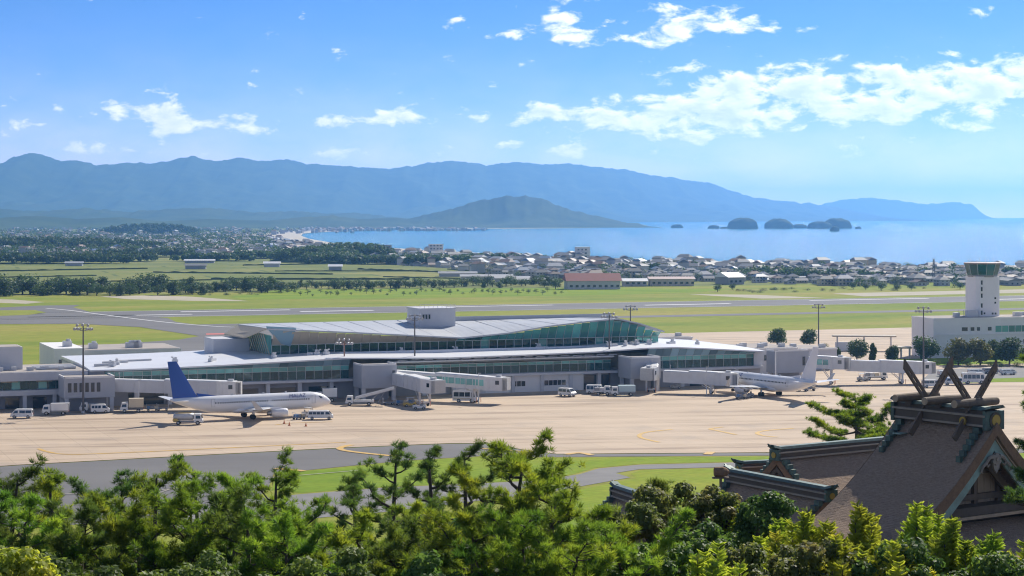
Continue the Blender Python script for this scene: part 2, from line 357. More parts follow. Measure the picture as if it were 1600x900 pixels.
# ================================================================== AIRFIELD GROUND
M_asph = mat('asphalt', (.115,.112,.115), rough=.9, var=.8, scale=.05, col2=(.17,.165,.165), stretch=(.3,1,1), detail=8)
M_road = mat('road_asphalt', (.16,.155,.155), rough=.9, var=.8, scale=.15, col2=(.22,.215,.21), detail=8)
M_yellow = mat('yellow_paint', (.62,.36,.04), rough=.7, var=.6, scale=.4, col2=(.45,.33,.16))
M_white = mat('white_paint', (.74,.74,.72), rough=.7, var=.5, scale=.2, col2=(.5,.5,.5))
M_dull = mat('worn_line', (.42,.38,.30), rough=.8, var=.8, scale=.5, col2=(.2,.19,.18))
M_dirt = mat('bare_dirt', (.46,.40,.31), rough=.95, var=.7, scale=.03, col2=(.33,.31,.18))
def concrete_material():
    m = mat('apron_concrete', (.5,.42,.33), rough=.85, spec=.3); n, l = nodes_of(m); b = n['Principled BSDF']
    t = n.new('ShaderNodeTexCoord'); mp = n.new('ShaderNodeMapping'); mp.inputs['Rotation'].default_value = (0,0,-rad(9)); l.new(t.outputs['Object'], mp.inputs[0])
    st = n.new('ShaderNodeMapping'); st.inputs['Scale'].default_value = (.018,.16,1); l.new(mp.outputs[0], st.inputs[0])
    a = n.new('ShaderNodeTexNoise'); a.inputs['Scale'].default_value = 1; a.inputs['Detail'].default_value = 9; a.inputs['Roughness'].default_value = .7; l.new(st.outputs[0], a.inputs['Vector'])
    r = n.new('ShaderNodeValToRGB'); e = r.color_ramp.elements; e[0].position = .36; e[0].color = (.34,.255,.185,1); e[1].position = .64; e[1].color = (.58,.46,.34,1); k = e.new(.48); k.color = (.51,.395,.285,1)
    l.new(a.outputs[0], r.inputs[0])
    mp3 = n.new('ShaderNodeMapping'); mp3.inputs['Rotation'].default_value = (0,0,-AX); l.new(t.outputs['Object'], mp3.inputs[0])
    br = n.new('ShaderNodeTexBrick'); br.offset = 0; br.inputs['Scale'].default_value = 1; br.inputs['Brick Width'].default_value = 7.5; br.inputs['Row Height'].default_value = 7.5; br.inputs['Mortar Size'].default_value = .10; br.inputs['Mortar Smooth'].default_value = .4
    br.inputs['Color1'].default_value = (1,1,1,1); br.inputs['Color2'].default_value = (.91,.91,.91,1); br.inputs['Mortar'].default_value = (.72,.72,.72,1); l.new(mp3.outputs[0], br.inputs[0])
    x = n.new('ShaderNodeMix'); x.data_type = 'RGBA'; x.blend_type = 'MULTIPLY'; x.inputs[0].default_value = .6; l.new(r.outputs[0], x.inputs[6]); l.new(br.outputs[0], x.inputs[7])
    # oil and tyre stains
    vs = n.new('ShaderNodeTexNoise'); vs.inputs['Scale'].default_value = .07; vs.inputs['Detail'].default_value = 5; l.new(mp.outputs[0], vs.inputs['Vector'])
    vr = n.new('ShaderNodeMapRange'); vr.inputs[1].default_value = .58; vr.inputs[2].default_value = .74; vr.inputs[4].default_value = .6; l.new(vs.outputs[0], vr.inputs[0])
    y = n.new('ShaderNodeMix'); y.data_type = 'RGBA'; l.new(vr.outputs[0], y.inputs[0]); l.new(x.outputs[2], y.inputs[6]); y.inputs[7].default_value = (.33,.275,.23,1)
    l.new(y.outputs[2], b.inputs['Base Color']); return m
M_conc = concrete_material()
def sheet(name, pix, z, m, parent=None):
    pts = [G(px, py, z) for px, py in pix]
    o = MB().add(pts, [tuple(range(len(pts)))]).build(name, m, parent)
    # make sure it faces up
    if o.data.polygons[0].normal.z < 0: o.data.flip_normals()
    if not parent: tag(o, kind='structure')
    return o
def uvsheet(name, uv, z, m, parent=None):
    pts = [UV(u, v, z) for u, v in uv]
    o = MB().add(pts, [tuple(range(len(pts)))]).build(name, m, parent)
    if o.data.polygons[0].normal.z < 0: o.data.flip_normals()
    if not parent: tag(o, kind='structure')
    return o
def stripe(name, pts, w, z, m, parent=None):
    """painted line along ground points (x,y)"""
    P = [Vector((p[0], p[1])) for p in pts]; L, R = [], []
    for i, p in enumerate(P):
        t = (P[min(i+1, len(P)-1)]-P[max(i-1, 0)]).normalized(); nn = Vector((-t.y, t.x))*w/2
        L.append((*(p+nn), z)); R.append((*(p-nn), z))
    return MB().loft([[b, a] for a, b in zip(L, R)], closed=False, cap=False).build(name, m, parent)
def smooth(pts, k=6):
    out = []
    for i in range(len(pts)-1):
        p0, p1, p2, p3 = pts[max(0,i-1)], pts[i], pts[i+1], pts[min(len(pts)-1,i+2)]
        for j in range(k):
            t = j/k
            out.append(tuple(.5*(2*b+(c-a)*t+(2*a-5*b+4*c-d)*t*t+(3*b-a-3*c+d)*t**3) for a, b, c, d in zip(p0, p1, p2, p3)))
    return out+[tuple(pts[-1])]

uvsheet('airfield_grass', [(-700,-260),(640,-260),(900,640),(-500,640)], .02, M_grass)
o_rw = uvsheet('runway', [(-900,388),(1300,388),(1300,446),(-900,446)], .06, M_asph)
o_tx = uvsheet('taxiway', [(-20,311),(1300,311),(1300,326),(-20,326)], .06, M_asph)
E = [(-300,483),(0,480.5),(60,477.5),(125,476.5),(114,480),(140,487),(190,490.5),(262,497),(275,503),(310,507.5),(400,511),(470,518),(520,528),(520,566),(200,566),(187,537),(281,530.5),(312,525),(219,511),(125,505.8),(0,506.5),(-300,514)]
sheet('taxiway', E, .10, M_asph)
sheet('grass_island', [(-300,487),(0,484.8),(55,484.5),(72,488),(45,492),(0,493.5),(-300,499)], .13, M_grass)
for q in ([(155,463),(230,461.5),(300,463.5),(345,467),(390,470.5),(300,470),(200,467.5)], [(-60,466),(20,468),(70,472),(40,474.5),(-60,471)], [(1075,459.5),(1180,460.5),(1290,465.5),(1190,466.5),(1120,462.5)], [(1300,458.5),(1600,452),(1700,452),(1700,457),(1600,457.5),(1350,463)]):
    sheet('bare_ground', q, .05, M_dirt)
# painted runway marks: edge bars and threshold blocks
RWM = [(-205,424,34,5.0),(-150,408,60,4.0),(-95,431,45,4.2),(-60,405,70,3.6),(10,428,50,4.0),(60,410,34,4.6),(130,430,60,3.6),(230,412,46,4.4),(330,430,70,3.6),(420,407,60,4),(-300,420,60,5),(-255,398,40,4)]
for u, v, L_, w_ in RWM: uvsheet('runway_marking', [(u,v),(u+L_,v),(u+L_,v+w_),(u,v+w_)], .10, M_white, o_rw)
uvsheet('runway_edge_line', [(-900,389.5),(1300,389.5),(1300,390.6),(-900,390.6)], .10, M_white, o_rw)
uvsheet('runway_edge_line', [(-900,443.6),(1300,443.6),(1300,444.7),(-900,444.7)], .10, M_white, o_rw)
stripe('taxi_line', smooth([G(p, q)[:2] for p, q in ((72,482),(110,485.5),(160,492),(250,503),(330,510),(380,512))]), 1.3, .14, M_white, o_rw)
sheet('hold_line', [(322,521),(382,520),(384,521.6),(322,523)], .14, mat('red_paint', (.55,.13,.10), rough=.8), o_rw)
# apron
APRON = [(-420,758),(30,726),(310,711),(540,699),(700,692.5),(765,692),(815,702),(870,709),(1215,706.5),(1620,700),(2000,696)]
ap = [G(px, py, .10) for px, py in APRON]
back = [UV(330,-10,.10), UV(330,205,.10), UV(72,205,.10), UV(60,60,.10), UV(60,26,.10), UV(-120,26,.10), UV(-210,26,.10)]
o_ap = MB().add(ap+back, [tuple(range(len(ap)+len(back)))]).build('apron', M_conc); tag(o_ap, kind='structure')
DARK = [(-420,759),(30,727),(310,712),(540,700),(700,693.5),(765,693),(815,703),(870,710),(1215,707.5),(1620,701),(2000,697), (2000,703),(1620,707),(1215,711.5),(930,713.5),(870,714),(760,712),(640,719),(560,726.5),(475,735),(429,737),(420,760),(380,800),(-420,860)]
o_tw = sheet('taxiway', DARK, .06, M_asph)
sheet('service_road', [(2000,716),(1260,720),(1000,726),(935,732),(905,741),(840,751),(600,762),(470,772),(300,790),(250,830),(600,800),(850,770),(940,754),(985,746),(962,739),(1000,733),(1130,730),(1260,726.5),(2000,721)], .07, M_road)
sheet('lawn', [(432,737),(475,736),(560,727.5),(640,720),(760,714),(870,716),(930,715),(1215,713),(2000,704.5),(2000,714),(1260,719),(1000,725),(930,731),(895,741),(840,750),(600,760.5),(470,770),(425,765)], .05, M_lawn)
sheet('lawn', [(1000,735),(1130,732),(1260,728.5),(2000,723),(2000,900),(850,900),(860,775),(950,756),(995,747),(985,740)], .05, M_lawn)
def yl(pts, w=.8, name='taxi_line', z=.14, m=M_yellow): stripe(name, smooth([G(p, q)[:2] for p, q in pts]), w, z, m, o_ap)
yl([(0,775),(180,771),(260,766),(330,758),(450,744)], .4, m=M_dull)
yl([(250,790),(240,778),(265,766),(330,756),(560,736)], .4, m=M_dull)
yl([(620,714),(570,709),(540,705),(531,702),(536,699),(550,696)], 1.3)
yl([(430,733),(455,735),(475,737)], 1.4)
yl([(60,702),(75,707),(110,711),(200,708),(330,702),(540,692)], .8)
yl([(1030,692),(1005,686),(999,681),(1012,676),(1050,672)], .9); yl([(1150,680),(1122,674),(1110,671),(1130,668)], .9)
yl([(1215,684),(1195,682),(1183,678),(1195,674),(1240,670)], .9)
yl([(885,711),(905,708.5),(925,712)], 1.3); yl([(1105,711),(1112,707)], 1.6)
yl([(430,665),(455,662),(520,660)], .5); yl([(740,700),(780,704),(830,707)], .9)

# the hillside the camera, the shrine and the pines stand on
def hill_z(x, y):
    k = np.interp(y, [-120,20,60,100,140,180,225,262,300], [40,36,24,18.5,13.5,8.5,3.0,-.3,-.8])
    if y < 30 and abs(x) < 25: k = min(k, 39)
    return k+1.0*mnoise.noise(Vector((x*.03, y*.03, 2)))*min(1, max(0, (262-y)/60))
ys = np.linspace(-120, 275, 60); xs = np.linspace(-190, 230, 60); vs = [(x, y, hill_z(x, y)) for y in ys for x in xs]
n_ = 60; ii, jj = np.meshgrid(np.arange(59), np.arange(59), indexing='ij'); q = (ii*n_+jj).ravel()
M_soil = mat('forest_floor', (.045,.05,.022), rough=1, var=.8, scale=.5, col2=(.08,.065,.035))
o = link('hillside', raw_mesh('hillside', vs, np.stack([q, q+1, q+n_+1, q+n_], 1), M_soil, quads=True, smooth=True)); tag(o, kind='structure')
# ================================================================== TERMINAL
M_wallg = mat('grey_cladding', (.60,.60,.63), rough=.6, var=.45, scale=.3, col2=(.48,.48,.51))
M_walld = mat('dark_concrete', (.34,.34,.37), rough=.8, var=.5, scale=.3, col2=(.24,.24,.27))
M_wallw = mat('pale_render', (.78,.77,.77), rough=.7, var=.4, scale=.3, col2=(.68,.67,.67))
M_roofw = mat('white_metal_roof', (.74,.75,.78), rough=.42, var=.45, scale=.12, col2=(.60,.61,.64), stretch=(.4,1,1))
M_roofg = mat('grey_roof', (.47,.49,.52), rough=.5, var=.5, scale=.2, col2=(.37,.39,.43))
M_flat = mat('flat_roof_felt', (.42,.37,.33), rough=.95, var=.7, scale=.25, col2=(.30,.28,.27))
M_mull = mat('aluminium_frame', (.42,.46,.47), rough=.4, metal=.3)
M_tan = mat('tan_soffit', (.44,.38,.29), rough=.6, var=.4, scale=.4, col2=(.36,.32,.26))
M_pipe = mat('pale_metal', (.62,.62,.63), rough=.45, metal=.1, var=.4, scale=.8, col2=(.48,.48,.5))
M_dark = mat('dark_void', (.025,.027,.032), rough=.8)
def glass(name, tint, base, tr, rough=.03):
    m = mat(name, base, rough=rough, spec=.9); n, l = nodes_of(m); b = n['Principled BSDF']
    oi = n.new('ShaderNodeObjectInfo'); hs = n.new('ShaderNodeHueSaturation'); r = n.new('ShaderNodeMapRange'); r.inputs[3].default_value = .55; r.inputs[4].default_value = 1.5
    l.new(oi.outputs['Random'], r.inputs[0]); l.new(r.outputs[0], hs.inputs['Value']); hs.inputs['Color'].default_value = (*base,1); l.new(hs.outputs[0], b.inputs['Base Color'])
    t = n.new('ShaderNodeBsdfTransparent'); t.inputs[0].default_value = (*tint,1); mx = n.new('ShaderNodeMixShader'); mx.inputs[0].default_value = tr
    l.new(b.outputs[0], mx.inputs[1]); l.new(t.outputs[0], mx.inputs[2]); l.new(mx.outputs[0], n['Material Output'].inputs[0]); return m
M_gl = glass('window_glass', (.55,.85,.82), (.03,.105,.115), .50)
M_glt = glass('teal_glass', (.5,.9,.83), (.14,.42,.40), .25)
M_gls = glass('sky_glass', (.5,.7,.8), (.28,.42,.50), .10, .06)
M_gldk = mat('dark_window', (.02,.035,.05), rough=.08, spec=.8)
M_inw = mat('interior_wall', (.55,.48,.38), rough=.8, var=.6, scale=.35, col2=(.15,.16,.15))

T = thing('airport_terminal', 'long two-level glass airport terminal with white roofs and folded upper hall', 'terminal', (*O0, 0), AX)
def Tb(name, m, a, b, parent=T): return MB().span(a, b).build(name, m, parent)
PANE = {}
def pane(parent, name, u0, u1, z0, z1, v, m, dv=0.0, t=.06):
    """one pane, leaning by dv at its top"""
    k = (round(u1-u0, 2), round(z1-z0, 2), round(dv, 2), m.name)
    if k not in PANE:
        w, h = u1-u0, z1-z0
        PANE[k] = MB().add([(0,0,0),(w,0,0),(w,dv,h),(0,dv,h),(0,t,0),(w,t,0),(w,dv+t,h),(0,dv+t,h)], [(0,1,2,3),(5,4,7,6),(0,4,5,1),(3,2,6,7),(0,3,7,4),(1,5,6,2)]).mesh(name, m)
    return link(name, PANE[k], parent, (u0, v, z0))
# ground floor
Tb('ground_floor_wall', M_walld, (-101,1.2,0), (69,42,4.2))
Tb('floor_slab', M_wallg, (-101,-.9,4.15), (69,12,4.7))
for i, u in enumerate(np.arange(-98, 69, 7.6)): Tb('column', M_wallg, (u-.45,-.2,0), (u+.45,1.0,4.15))
for u0, u1 in ((-92,-84),(-80,-71),(-69,-62),(-60,-53),(-50,-43.5)): Tb('bay_door', M_gldk, (u0,1.05,.2), (u1,1.19,3.0))
# pale service wall in the middle with window strips
Tb('service_wall', M_wallw, (-14,.25,0), (19.5,1.15,4.1))
for u0, u1 in ((-10,-4),(-1.5,5.2),(8,15.0)):
    k = int((u1-u0)/1.15)
    for i in range(k): Tb('window', M_gldk, (u0+i*1.15,.16,1.55), (u0+i*1.15+.95,.24,2.75))
Tb('bay_door', M_gldk, (20,.95,.1), (27,1.19,3.6)); Tb('bay_door', M_walld, (40,.95,.1), (46,1.19,3.0)); Tb('bay_door', M_gldk, (49,.95,.1), (62,1.19,3.2))
# interior of the departures level
Tb('interior_wall', M_inw, (-100,8.0,4.7), (69,8.3,8.4))
for i, u in enumerate(np.arange(-97, 68, 4.4)): Tb('interior_partition', M_inw if i % 3 else M_dark, (u,3.0+(i*37 % 5)*.5,4.7), (u+1.6+(i % 4)*.6,3.3+(i*37 % 5)*.5,7.0))
# glazing, left wing / middle / right wing
def glaze(u0, u1, n, z0, zt, z1, v, dv=-.35):
    w = (u1-u0)/n; mb = MB()
    for i in range(n):
        a = u0+i*w
        pane(T, 'pane', a+.05, a+w-.05, z0, zt, v, M_gl); pane(T, 'transom_pane', a+.05, a+w-.05, zt+.07, z1, v, M_glt)
        mb.span((a-.05,v-.10,z0), (a+.05,v+.12,z1))
    mb.span((u0,v-.08,zt), (u1,v+.1,zt+.07)); mb.span((u0,v-.1,z1), (u1,v+.14,z1+.12)); mb.span((u0,v-.1,z0-.1), (u1,v+.14,z0))
    mb.build('mullions', M_mull, T)
glaze(-97.5,-40.5, 27, 4.8, 6.75, 7.75, .15)
glaze(-30.5, 27, 26, 4.8, 6.6, 7.3, .6)
glaze(36.5, 66.5, 14, 4.8, 6.75, 7.75, .15)
# roof edge lines of the lower roof
RE = [(-101,8.5),(-88,8.55),(-73,8.8),(-57,9.25),(-41,9.7),(-30,9.45),(-16,9.15),(5,9.35),(22,9.6),(36,10.2),(44,10.2),(55,9.5),(62,9.0),(69,8.55)]
rz_ = lambda u: float(np.interp(u, [p[0] for p in RE], [p[1] for p in RE]))
us = np.linspace(-101, 69, 69)
mb = MB(); mb.loft([[(u,-1.6,rz_(u)-.32),(u,-1.6,rz_(u)),(u,6,rz_(u)+.32),(u,16,rz_(u)+.45),(u,42,rz_(u)+.3),(u,42,rz_(u)-.5)] for u in us]); mb.build('lower_roof', M_roofw, T, fixn=True)
# sloping sky-reflecting band under the roof edge
for (a, b, n) in ((-97.5,-40.5,27),(36.5,66.5,14)):
    w = (b-a)/n
    for i in range(n):
        u = a+i*w; zt = min(rz_(u), rz_(u+w))-.34
        pane(T, 'spandrel_panel', u+.03, u+w-.03, 7.88, zt, .05, M_gls, dv=-1.3)
mb = MB(); mb.loft([[(u,-1.5,8.15),(u,-1.5,8.45),(u,1.2,8.6),(u,1.2,7.5)] for u in np.linspace(-30.5, 27, 20)]); mb.build('canopy', M_pipe, T, fixn=True)
for u in np.arange(-29, 27, 3.2): MB().tube([(u,-1.45,8.5),(u+.5,-1.0,8.75),(u+2.6,-.9,8.7)], .11, 6).build('canopy_pipe', M_pipe, T)
Tb('rear_wall', M_wallg, (-100,38,4.1), (68,41.5,8.3))
Tb('end_wall', M_wallg, (-101,.2,4.7), (-97.6,40,8.2)); Tb('end_wall', M_wallg, (66.6,.2,4.7), (69,40,8.3))
# low parapet in front of the upper hall
Tb('parapet', M_roofw, (-40,9.6,9.3), (46,9.9,10.25))
# ---- upper hall
UE = [(-57,16.2),(-50.5,15.8),(-36,14.9),(-20,13.8),(-8,13.0),(4,13.9),(14,15.3),(26,16.4),(34,16.9),(40,15.6),(47,13.4)]
ez = lambda u: float(np.interp(u, [p[0] for p in UE], [p[1] for p in UE]))
bz = lambda u: float(np.interp(u, [-62,-57,-10,34,47,50], [14.2,15.6,15.9,15.6,13.6,13.0]))
uu = sorted(set(list(np.linspace(-57, 47, 53))+[p[0] for p in UE]))
mb = MB(); mb.loft([[(u,11.6,ez(u)-.35),(u,11.6,ez(u)),(u,24,.55*ez(u)+.45*bz(u)+.1),(u,42,bz(u)+.05),(u,42,bz(u)-.6),(u,24,.55*ez(u)+.45*bz(u)-.5)] for u in uu]); mb.build('upper_roof', M_roofg, T, fixn=True)
# roof seams
mb = MB()
for u in np.arange(-55, 33, 6.6): mb.tube([(u,12,ez(u)+.01),(u,24,.55*ez(u)+.45*bz(u)+.10),(u,41,bz(u)+.05)], .06, 4)
mb.build('roof_seams', M_roofg, T)
MB().span((-8,38,14.6),(44,38.4,16.7)).build('rear_parapet', M_roofg, T)
Tb('upper_interior_wall', M_inw, (-54,22,9.5), (44,22.4,13)); Tb('upper_floor', M_walld, (-56,13,9.5), (46,40,9.75))
for i, u in enumerate(np.arange(-52, 43, 5.0)): Tb('interior_partition', M_inw, (u,17+(i % 3)*1.3,9.75), (u+2.2,17.3+(i % 3)*1.3,11.8))
n = 46; w = (46.5+55.5)/n; mb = MB()
for i in range(n):
    a = -55.5+i*w; top = min(ez(a), ez(a+w))-.4
    lo = min(12.0, top)
    pane(T, 'pane', a+.06, a+w-.06, 9.75, lo-.05, 14.2, M_gl if i < 24 else M_glt if i % 7 == 3 else M_gl)
    mb.span((a-.07,14.05,9.75), (a+.07,14.35,lo))
    if top-lo > .3:
        zt = round(top*5)/5
        if zt > lo+.2:
            if a < -9: pane(T, 'soffit_panel', a+.02, a+w-.02, lo, zt, 14.1, M_tan, dv=-2.2)
            else:
                pane(T, 'clerestory_pane', a+.05, a+w-.05, lo+.05, zt, 14.1, M_glt, dv=-1.7)
                mb.tube([(a,14.05,lo),(a,12.35,top)], .07, 4)
mb.span((-55.5,14.0,11.95), (46.5,14.35,12.08)); mb.build('mullions', M_mull, T)
# left gable end: glazing with tan fins, roof edge and the folded blue-grey corner panel
for i in range(12):
    v = 14.3+i*2.15; zt = 14.3-.0*i
    MB().add([(-55.6,v,9.75),(-55.6,v+2.0,9.75),(-55.6,v+2.0,zt),(-55.6,v,zt),(-55.5,v,9.75),(-55.5,v+2,9.75),(-55.5,v+2,zt),(-55.5,v,zt)], [(0,3,2,1),(4,5,6,7),(0,1,5,4),(1,2,6,5),(2,3,7,6),(3,0,4,7)]).build('end_pane', M_glt, T)
    MB().tube([(-56.0,v,9.7),(-57.6,v,14.9)], .14, 4).build('fin', M_tan, T)
MB().add([(-57.4,11.6,16.3),(-50.2,11.6,15.9),(-51.0,13.9,11.6),(-53.5,13.9,12.4),(-57.4,12.0,16.7),(-50.0,12.0,16.2),(-50.8,14.2,11.6),(-53.3,14.2,12.4)], [(0,3,2,1),(4,5,6,7),(0,1,5,4),(1,2,6,5),(2,3,7,6),(3,0,4,7)]).build('corner_panel', M_gls, T)
MB().add([(-57.3,11.8,16.2),(-57.3,41,15.4),(-60.8,41,13.4),(-60.2,22,13.6),(-57.3,11.8,15.9),(-57.3,41,15.1),(-60.8,41,13.1),(-60.2,22,13.3)], [(3,2,1,0),(4,5,6,7),(0,1,5,4),(1,2,6,5),(2,3,7,6),(3,0,4,7)]).build('gable_eave', M_tan, T)
Tb('end_block', M_wallg, (-66,30,9.3), (-57,40,12.8))
# penthouse
mb = MB(); mb.span((-13.6,28,14.0), (-4.0,38,19.2)); mb.span((-13.8,27.8,19.2), (-3.8,38.2,19.5)); ph = mb.build('penthouse', M_wallg, T)
for i in range(3): Tb('penthouse_window', M_gldk, (-12.8+i*.8,27.85,16.8), (-12.4+i*.8,27.98,17.9), ph)
for i in range(9): MB().tube([(-13.5+i*1.18,28,19.5),(-13.5+i*1.18,28,20.4)], .05, 4).build('railing_post', M_pipe, ph)
MB().tube([(-13.5,28,20.4),(-4.1,28,20.4)], .05, 4).build('railing', M_pipe, ph)
# vents on the lower roof
def vent(u, v, k):
    z = rz_(u)+.32; mb = MB()
    mb.box((0,0,.35), (1.3,.9,.7)); mb.cyl((.2,0,.95), .35, .6, 8); mb.tube([(-.3,0,.6),(-.5,0,1.2),(-.9,0,1.25)], .18, 6)
    if k % 2: mb.box((1.6,.2,.3), (1.4,1.0,.6))
    o = mb.build('roof_vent', M_pipe, T); o.location = (u, v, z); o.rotation_euler = (0,0,k*.9)
for k, (u, v) in enumerate(((-80,8),(-72,6),(-57,6),(-46,8),(-44,7),(-93,10),(-95,4),(29,6),(33,5),(36.5,6),(40,6),(48,9),(56,11),(12,11),(-10,11),(-24,11))): vent(u, v, k)
for k, (u0, u1, v) in enumerate(((-96,-90,12),(-92,-84,15),(-99,-94,5))): MB().tube([(u0,v,9.1),(u1,v+.6,9.2)], .3, 8).build('roof_duct', M_pipe, T)

# ---- left annex wing
A = thing('terminal_annex', 'low grey annex wing with window band beside the terminal\'s left end', 'building', (*O0, 0), AX)
def Ab(name, m, a, b, parent=A): return MB().span(a, b).build(name, m, parent)
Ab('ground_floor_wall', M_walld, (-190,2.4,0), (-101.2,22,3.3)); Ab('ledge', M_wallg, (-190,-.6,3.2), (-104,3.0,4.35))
Ab('upper_wall', M_wallg, (-190,1.6,4.35), (-101.2,22,6.2)); Ab('parapet', M_wallg, (-190,-.4,6.4), (-101.2,23,8.3)); Ab('flat_roof', M_flat, (-189.6,.2,8.25), (-101.4,22.5,8.36))
for i, u in enumerate(np.arange(-188,-106,1.95)): pane(A, 'pane', u, u+1.8, 4.45, 6.15, 1.1, M_gl if i % 3 else M_glt)
for i, u in enumerate(np.arange(-187,-104,6.5)): Ab('column', M_wallg, (u,-.3,0), (u+.8,.5,3.2))
for u0, u1 in ((-152,-147),(-143,-138),(-130,-126),(-124,-121.5),(-119,-116),(-113,-110)): Ab('doorway', M_gldk, (u0,2.25,.1), (u1,2.39,2.5))
for i in range(6): MB().tube([(-150+i*7.5,1.0,6.3),(-146.5+i*7.5,.6,6.35)], .3, 6).build('awning_roll', M_tan, A)
# plant room box on the annex roof
pb = MB().span((-128,8,8.36),(-114.5,17,13.4)).build('plant_room', M_wallg, A); Ab('plant_room_roof', M_flat, (-127.6,8.4,13.4), (-114.9,16.6,13.5), pb)
for u in (-126.4,-122.5): Ab('plant_room_window', M_gldk, (u,7.9,10.3), (u+1.0,7.99,11.6), pb)
for k in range(7): MB().box((0,0,.4), (1.2+.3*(k % 3),.9,.8)).build('roof_unit', M_pipe, A).location = (-127+k*3.4, 4.0+(k % 2)*1.5, 8.37)
for k in range(3): MB().tube([(-112,5+k*3,8.6),(-103,6+k*3,8.7)], .35, 8).build('roof_duct', M_pipe, A)
# ---- long low building behind the annex
Bk = thing('service_building', 'long flat grey service building behind the annex, beside the grass', 'building', (*O0, 0), AX)
def Bb(name, m, a, b, parent=Bk): return MB().span(a, b).build(name, m, parent)
bu = [WU(px, 62) for px in (84,130,283)]
Bb('wall', M_wallg, (bu[0],62,0), (bu[2],84,8.6)); Bb('flat_roof', M_flat, (bu[0]+.4,62.4,8.6), (bu[2]-.4,83.6,8.7)); Bb('tall_block', M_wallw, (bu[0]-.2,60,0), (bu[1],86,9.4))
for px in (92,98,112,140,172,180,188,218,238,246,252): u = WU(px, 59.9 if px < 130 else 61.9); vv = 59.85 if px < 130 else 61.85; Bb('window', M_gldk, (u,vv,5.0), (u+1.5,vv+.12,6.6))
for k, px in enumerate((105,145,203,209,215)): MB().box((0,0,.7), (2.2,1.8,1.4)).cyl((.3,0,1.6), .6, .6, 8).build('roof_unit', M_pipe, Bk).location = (WU(px, 68), 68, 8.7 if px > 130 else 9.4)
# low buildings behind the terminal's right end
for nm, lab, u0, u1, v0, v1, hh in (('service_building','flat-roofed grey block behind the upper hall\'s right end',52,80,62,80,8.0),('service_building','low grey building with roof gear between terminal and tower',78,112,36,52,5.6),('service_building','lower grey annex nearest the terminal\'s right end block',69.5,88,16,34,7.6)):
    b = thing(nm, lab, 'building', (*O0, 0), AX)
    MB().span((u0,v0,0),(u1,v1,hh)).build('wall', M_wallg, b); MB().span((u0-.2,v0-.2,hh),(u1+.2,v1+.2,hh+.35)).build('parapet', M_wallw, b); MB().span((u0+.3,v0+.3,hh+.35),(u1-.3,v1-.3,hh+.4)).build('flat_roof', M_flat, b)
    for k in range(7): MB().span((u0+1.5+k*3.6,v0-.12,hh-2.9),(u0+3.6+k*3.6,v0-.02,hh-1.4)).build('window', M_gldk, b) if u0+3.6+k*3.6 < u1 else None
    for k in range(5): MB().box((0,0,.5), (1.6,1.2,1.0)).build('roof_unit', M_pipe, b).location = (u0+3+k*(u1-u0-6)/4, v0+3+(k % 2)*4, hh+.4)

# ---- gate blocks standing in front of the facade
M_gate = mat('gate_block_panel', (.45,.46,.50), rough=.6, var=.4, scale=.4, col2=(.37,.38,.42))
def gate_block(label, u0, u1, v0, z0, z1, wins=()):
    b = thing('gate_block', label, 'building', (*O0, 0), AX)
    MB().span((u0,v0,z0),(u1,-1.7,z1)).build('wall', M_gate, b); MB().span((u0+.2,v0+.2,z1),(u1-.2,-1.9,z1+.08)).build('flat_roof', M_flat, b)
    for e in ((u0,v0,u1,v0+.25),(u0,v0,u0+.25,-1.7),(u1-.25,v0,u1,-1.7)): MB().span((e[0],e[1],z1),(e[2],e[3],z1+.4)).build('parapet', M_wallw, b)
    for (x, y) in ((u0+.6,v0+.6),(u1-.6,v0+.6),(u0+.6,-2.4),(u1-.6,-2.4)): MB().span((x-.4,y-.4,0),(x+.4,y+.4,z0)).build('column', M_wallg, b)
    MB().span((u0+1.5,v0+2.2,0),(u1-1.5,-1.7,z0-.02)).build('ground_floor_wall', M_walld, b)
    for (a, b0, b1) in wins: MB().span((a,v0-.08,b0),(a+.75,v0-.005,b1)).build('window', M_gldk, b)
    return b
gate_block('grey gate block on columns beside the tall lamp mast at the annex', -108,-97, -10, 3.1, 7.4, [(-107.2+i*1.25,4.4,6.4) for i in range(6)])
gate_block('grey gate block behind the blue-tailed jet\'s nose, middle bridge start', -40,-31.5, -8.5, 3.0, 8.2, [(-32.6,5.0,7.0)])
gate_block('grey gate block at the upper hall\'s right end carrying a jet bridge', 28,36, -9, 3.2, 8.2)
gate_block('plain grey gate block behind the white-tailed jet\'s fin', 69.2,79, -6, 3.2, 8.6, [(77.2,5.0,7.2)])
# ================================================================== AIRCRAFT
M_plane = mat('aircraft_white', (.80,.80,.81), rough=.28, spec=.6)
M_planeg = mat('aircraft_grey', (.50,.51,.53), rough=.35, spec=.5)
M_blue = mat('tail_blue', (.012,.075,.36), rough=.3, spec=.6)
M_navy = mat('title_navy', (.03,.05,.20), rough=.4)
M_tyre = mat('tyre_rubber', (.018,.018,.02), rough=.85)
M_metal = mat('bare_metal', (.45,.45,.46), rough=.35, metal=.8)
M_win = mat('cabin_window', (.03,.04,.06), rough=.15, spec=.6)
def text_mesh(body, size, m, name):
    c = bpy.data.curves.new(name, 'FONT'); c.body = body; c.size = size; c.extrude = .015; c.shear = .12
    o = bpy.data.objects.new(name, c); COL.objects.link(o)
    dg = bpy.context.evaluated_depsgraph_get(); me = bpy.data.meshes.new_from_object(o.evaluated_get(dg)); me.name = name
    bpy.data.objects.remove(o); me.materials.clear(); me.materials.append(m); return me
def airfoil(c, t, n=7):
    xs_ = [(.5*(1-math.cos(PI*i/n))) for i in range(n+1)]
    th = lambda x: 5*t*(.2969*math.sqrt(x)-.126*x-.3516*x*x+.2843*x**3-.1015*x**4)
    return [(-x*c, th(x)*c) for x in xs_]+[(-x*c, -th(x)*c) for x in reversed(xs_[1:-1])]
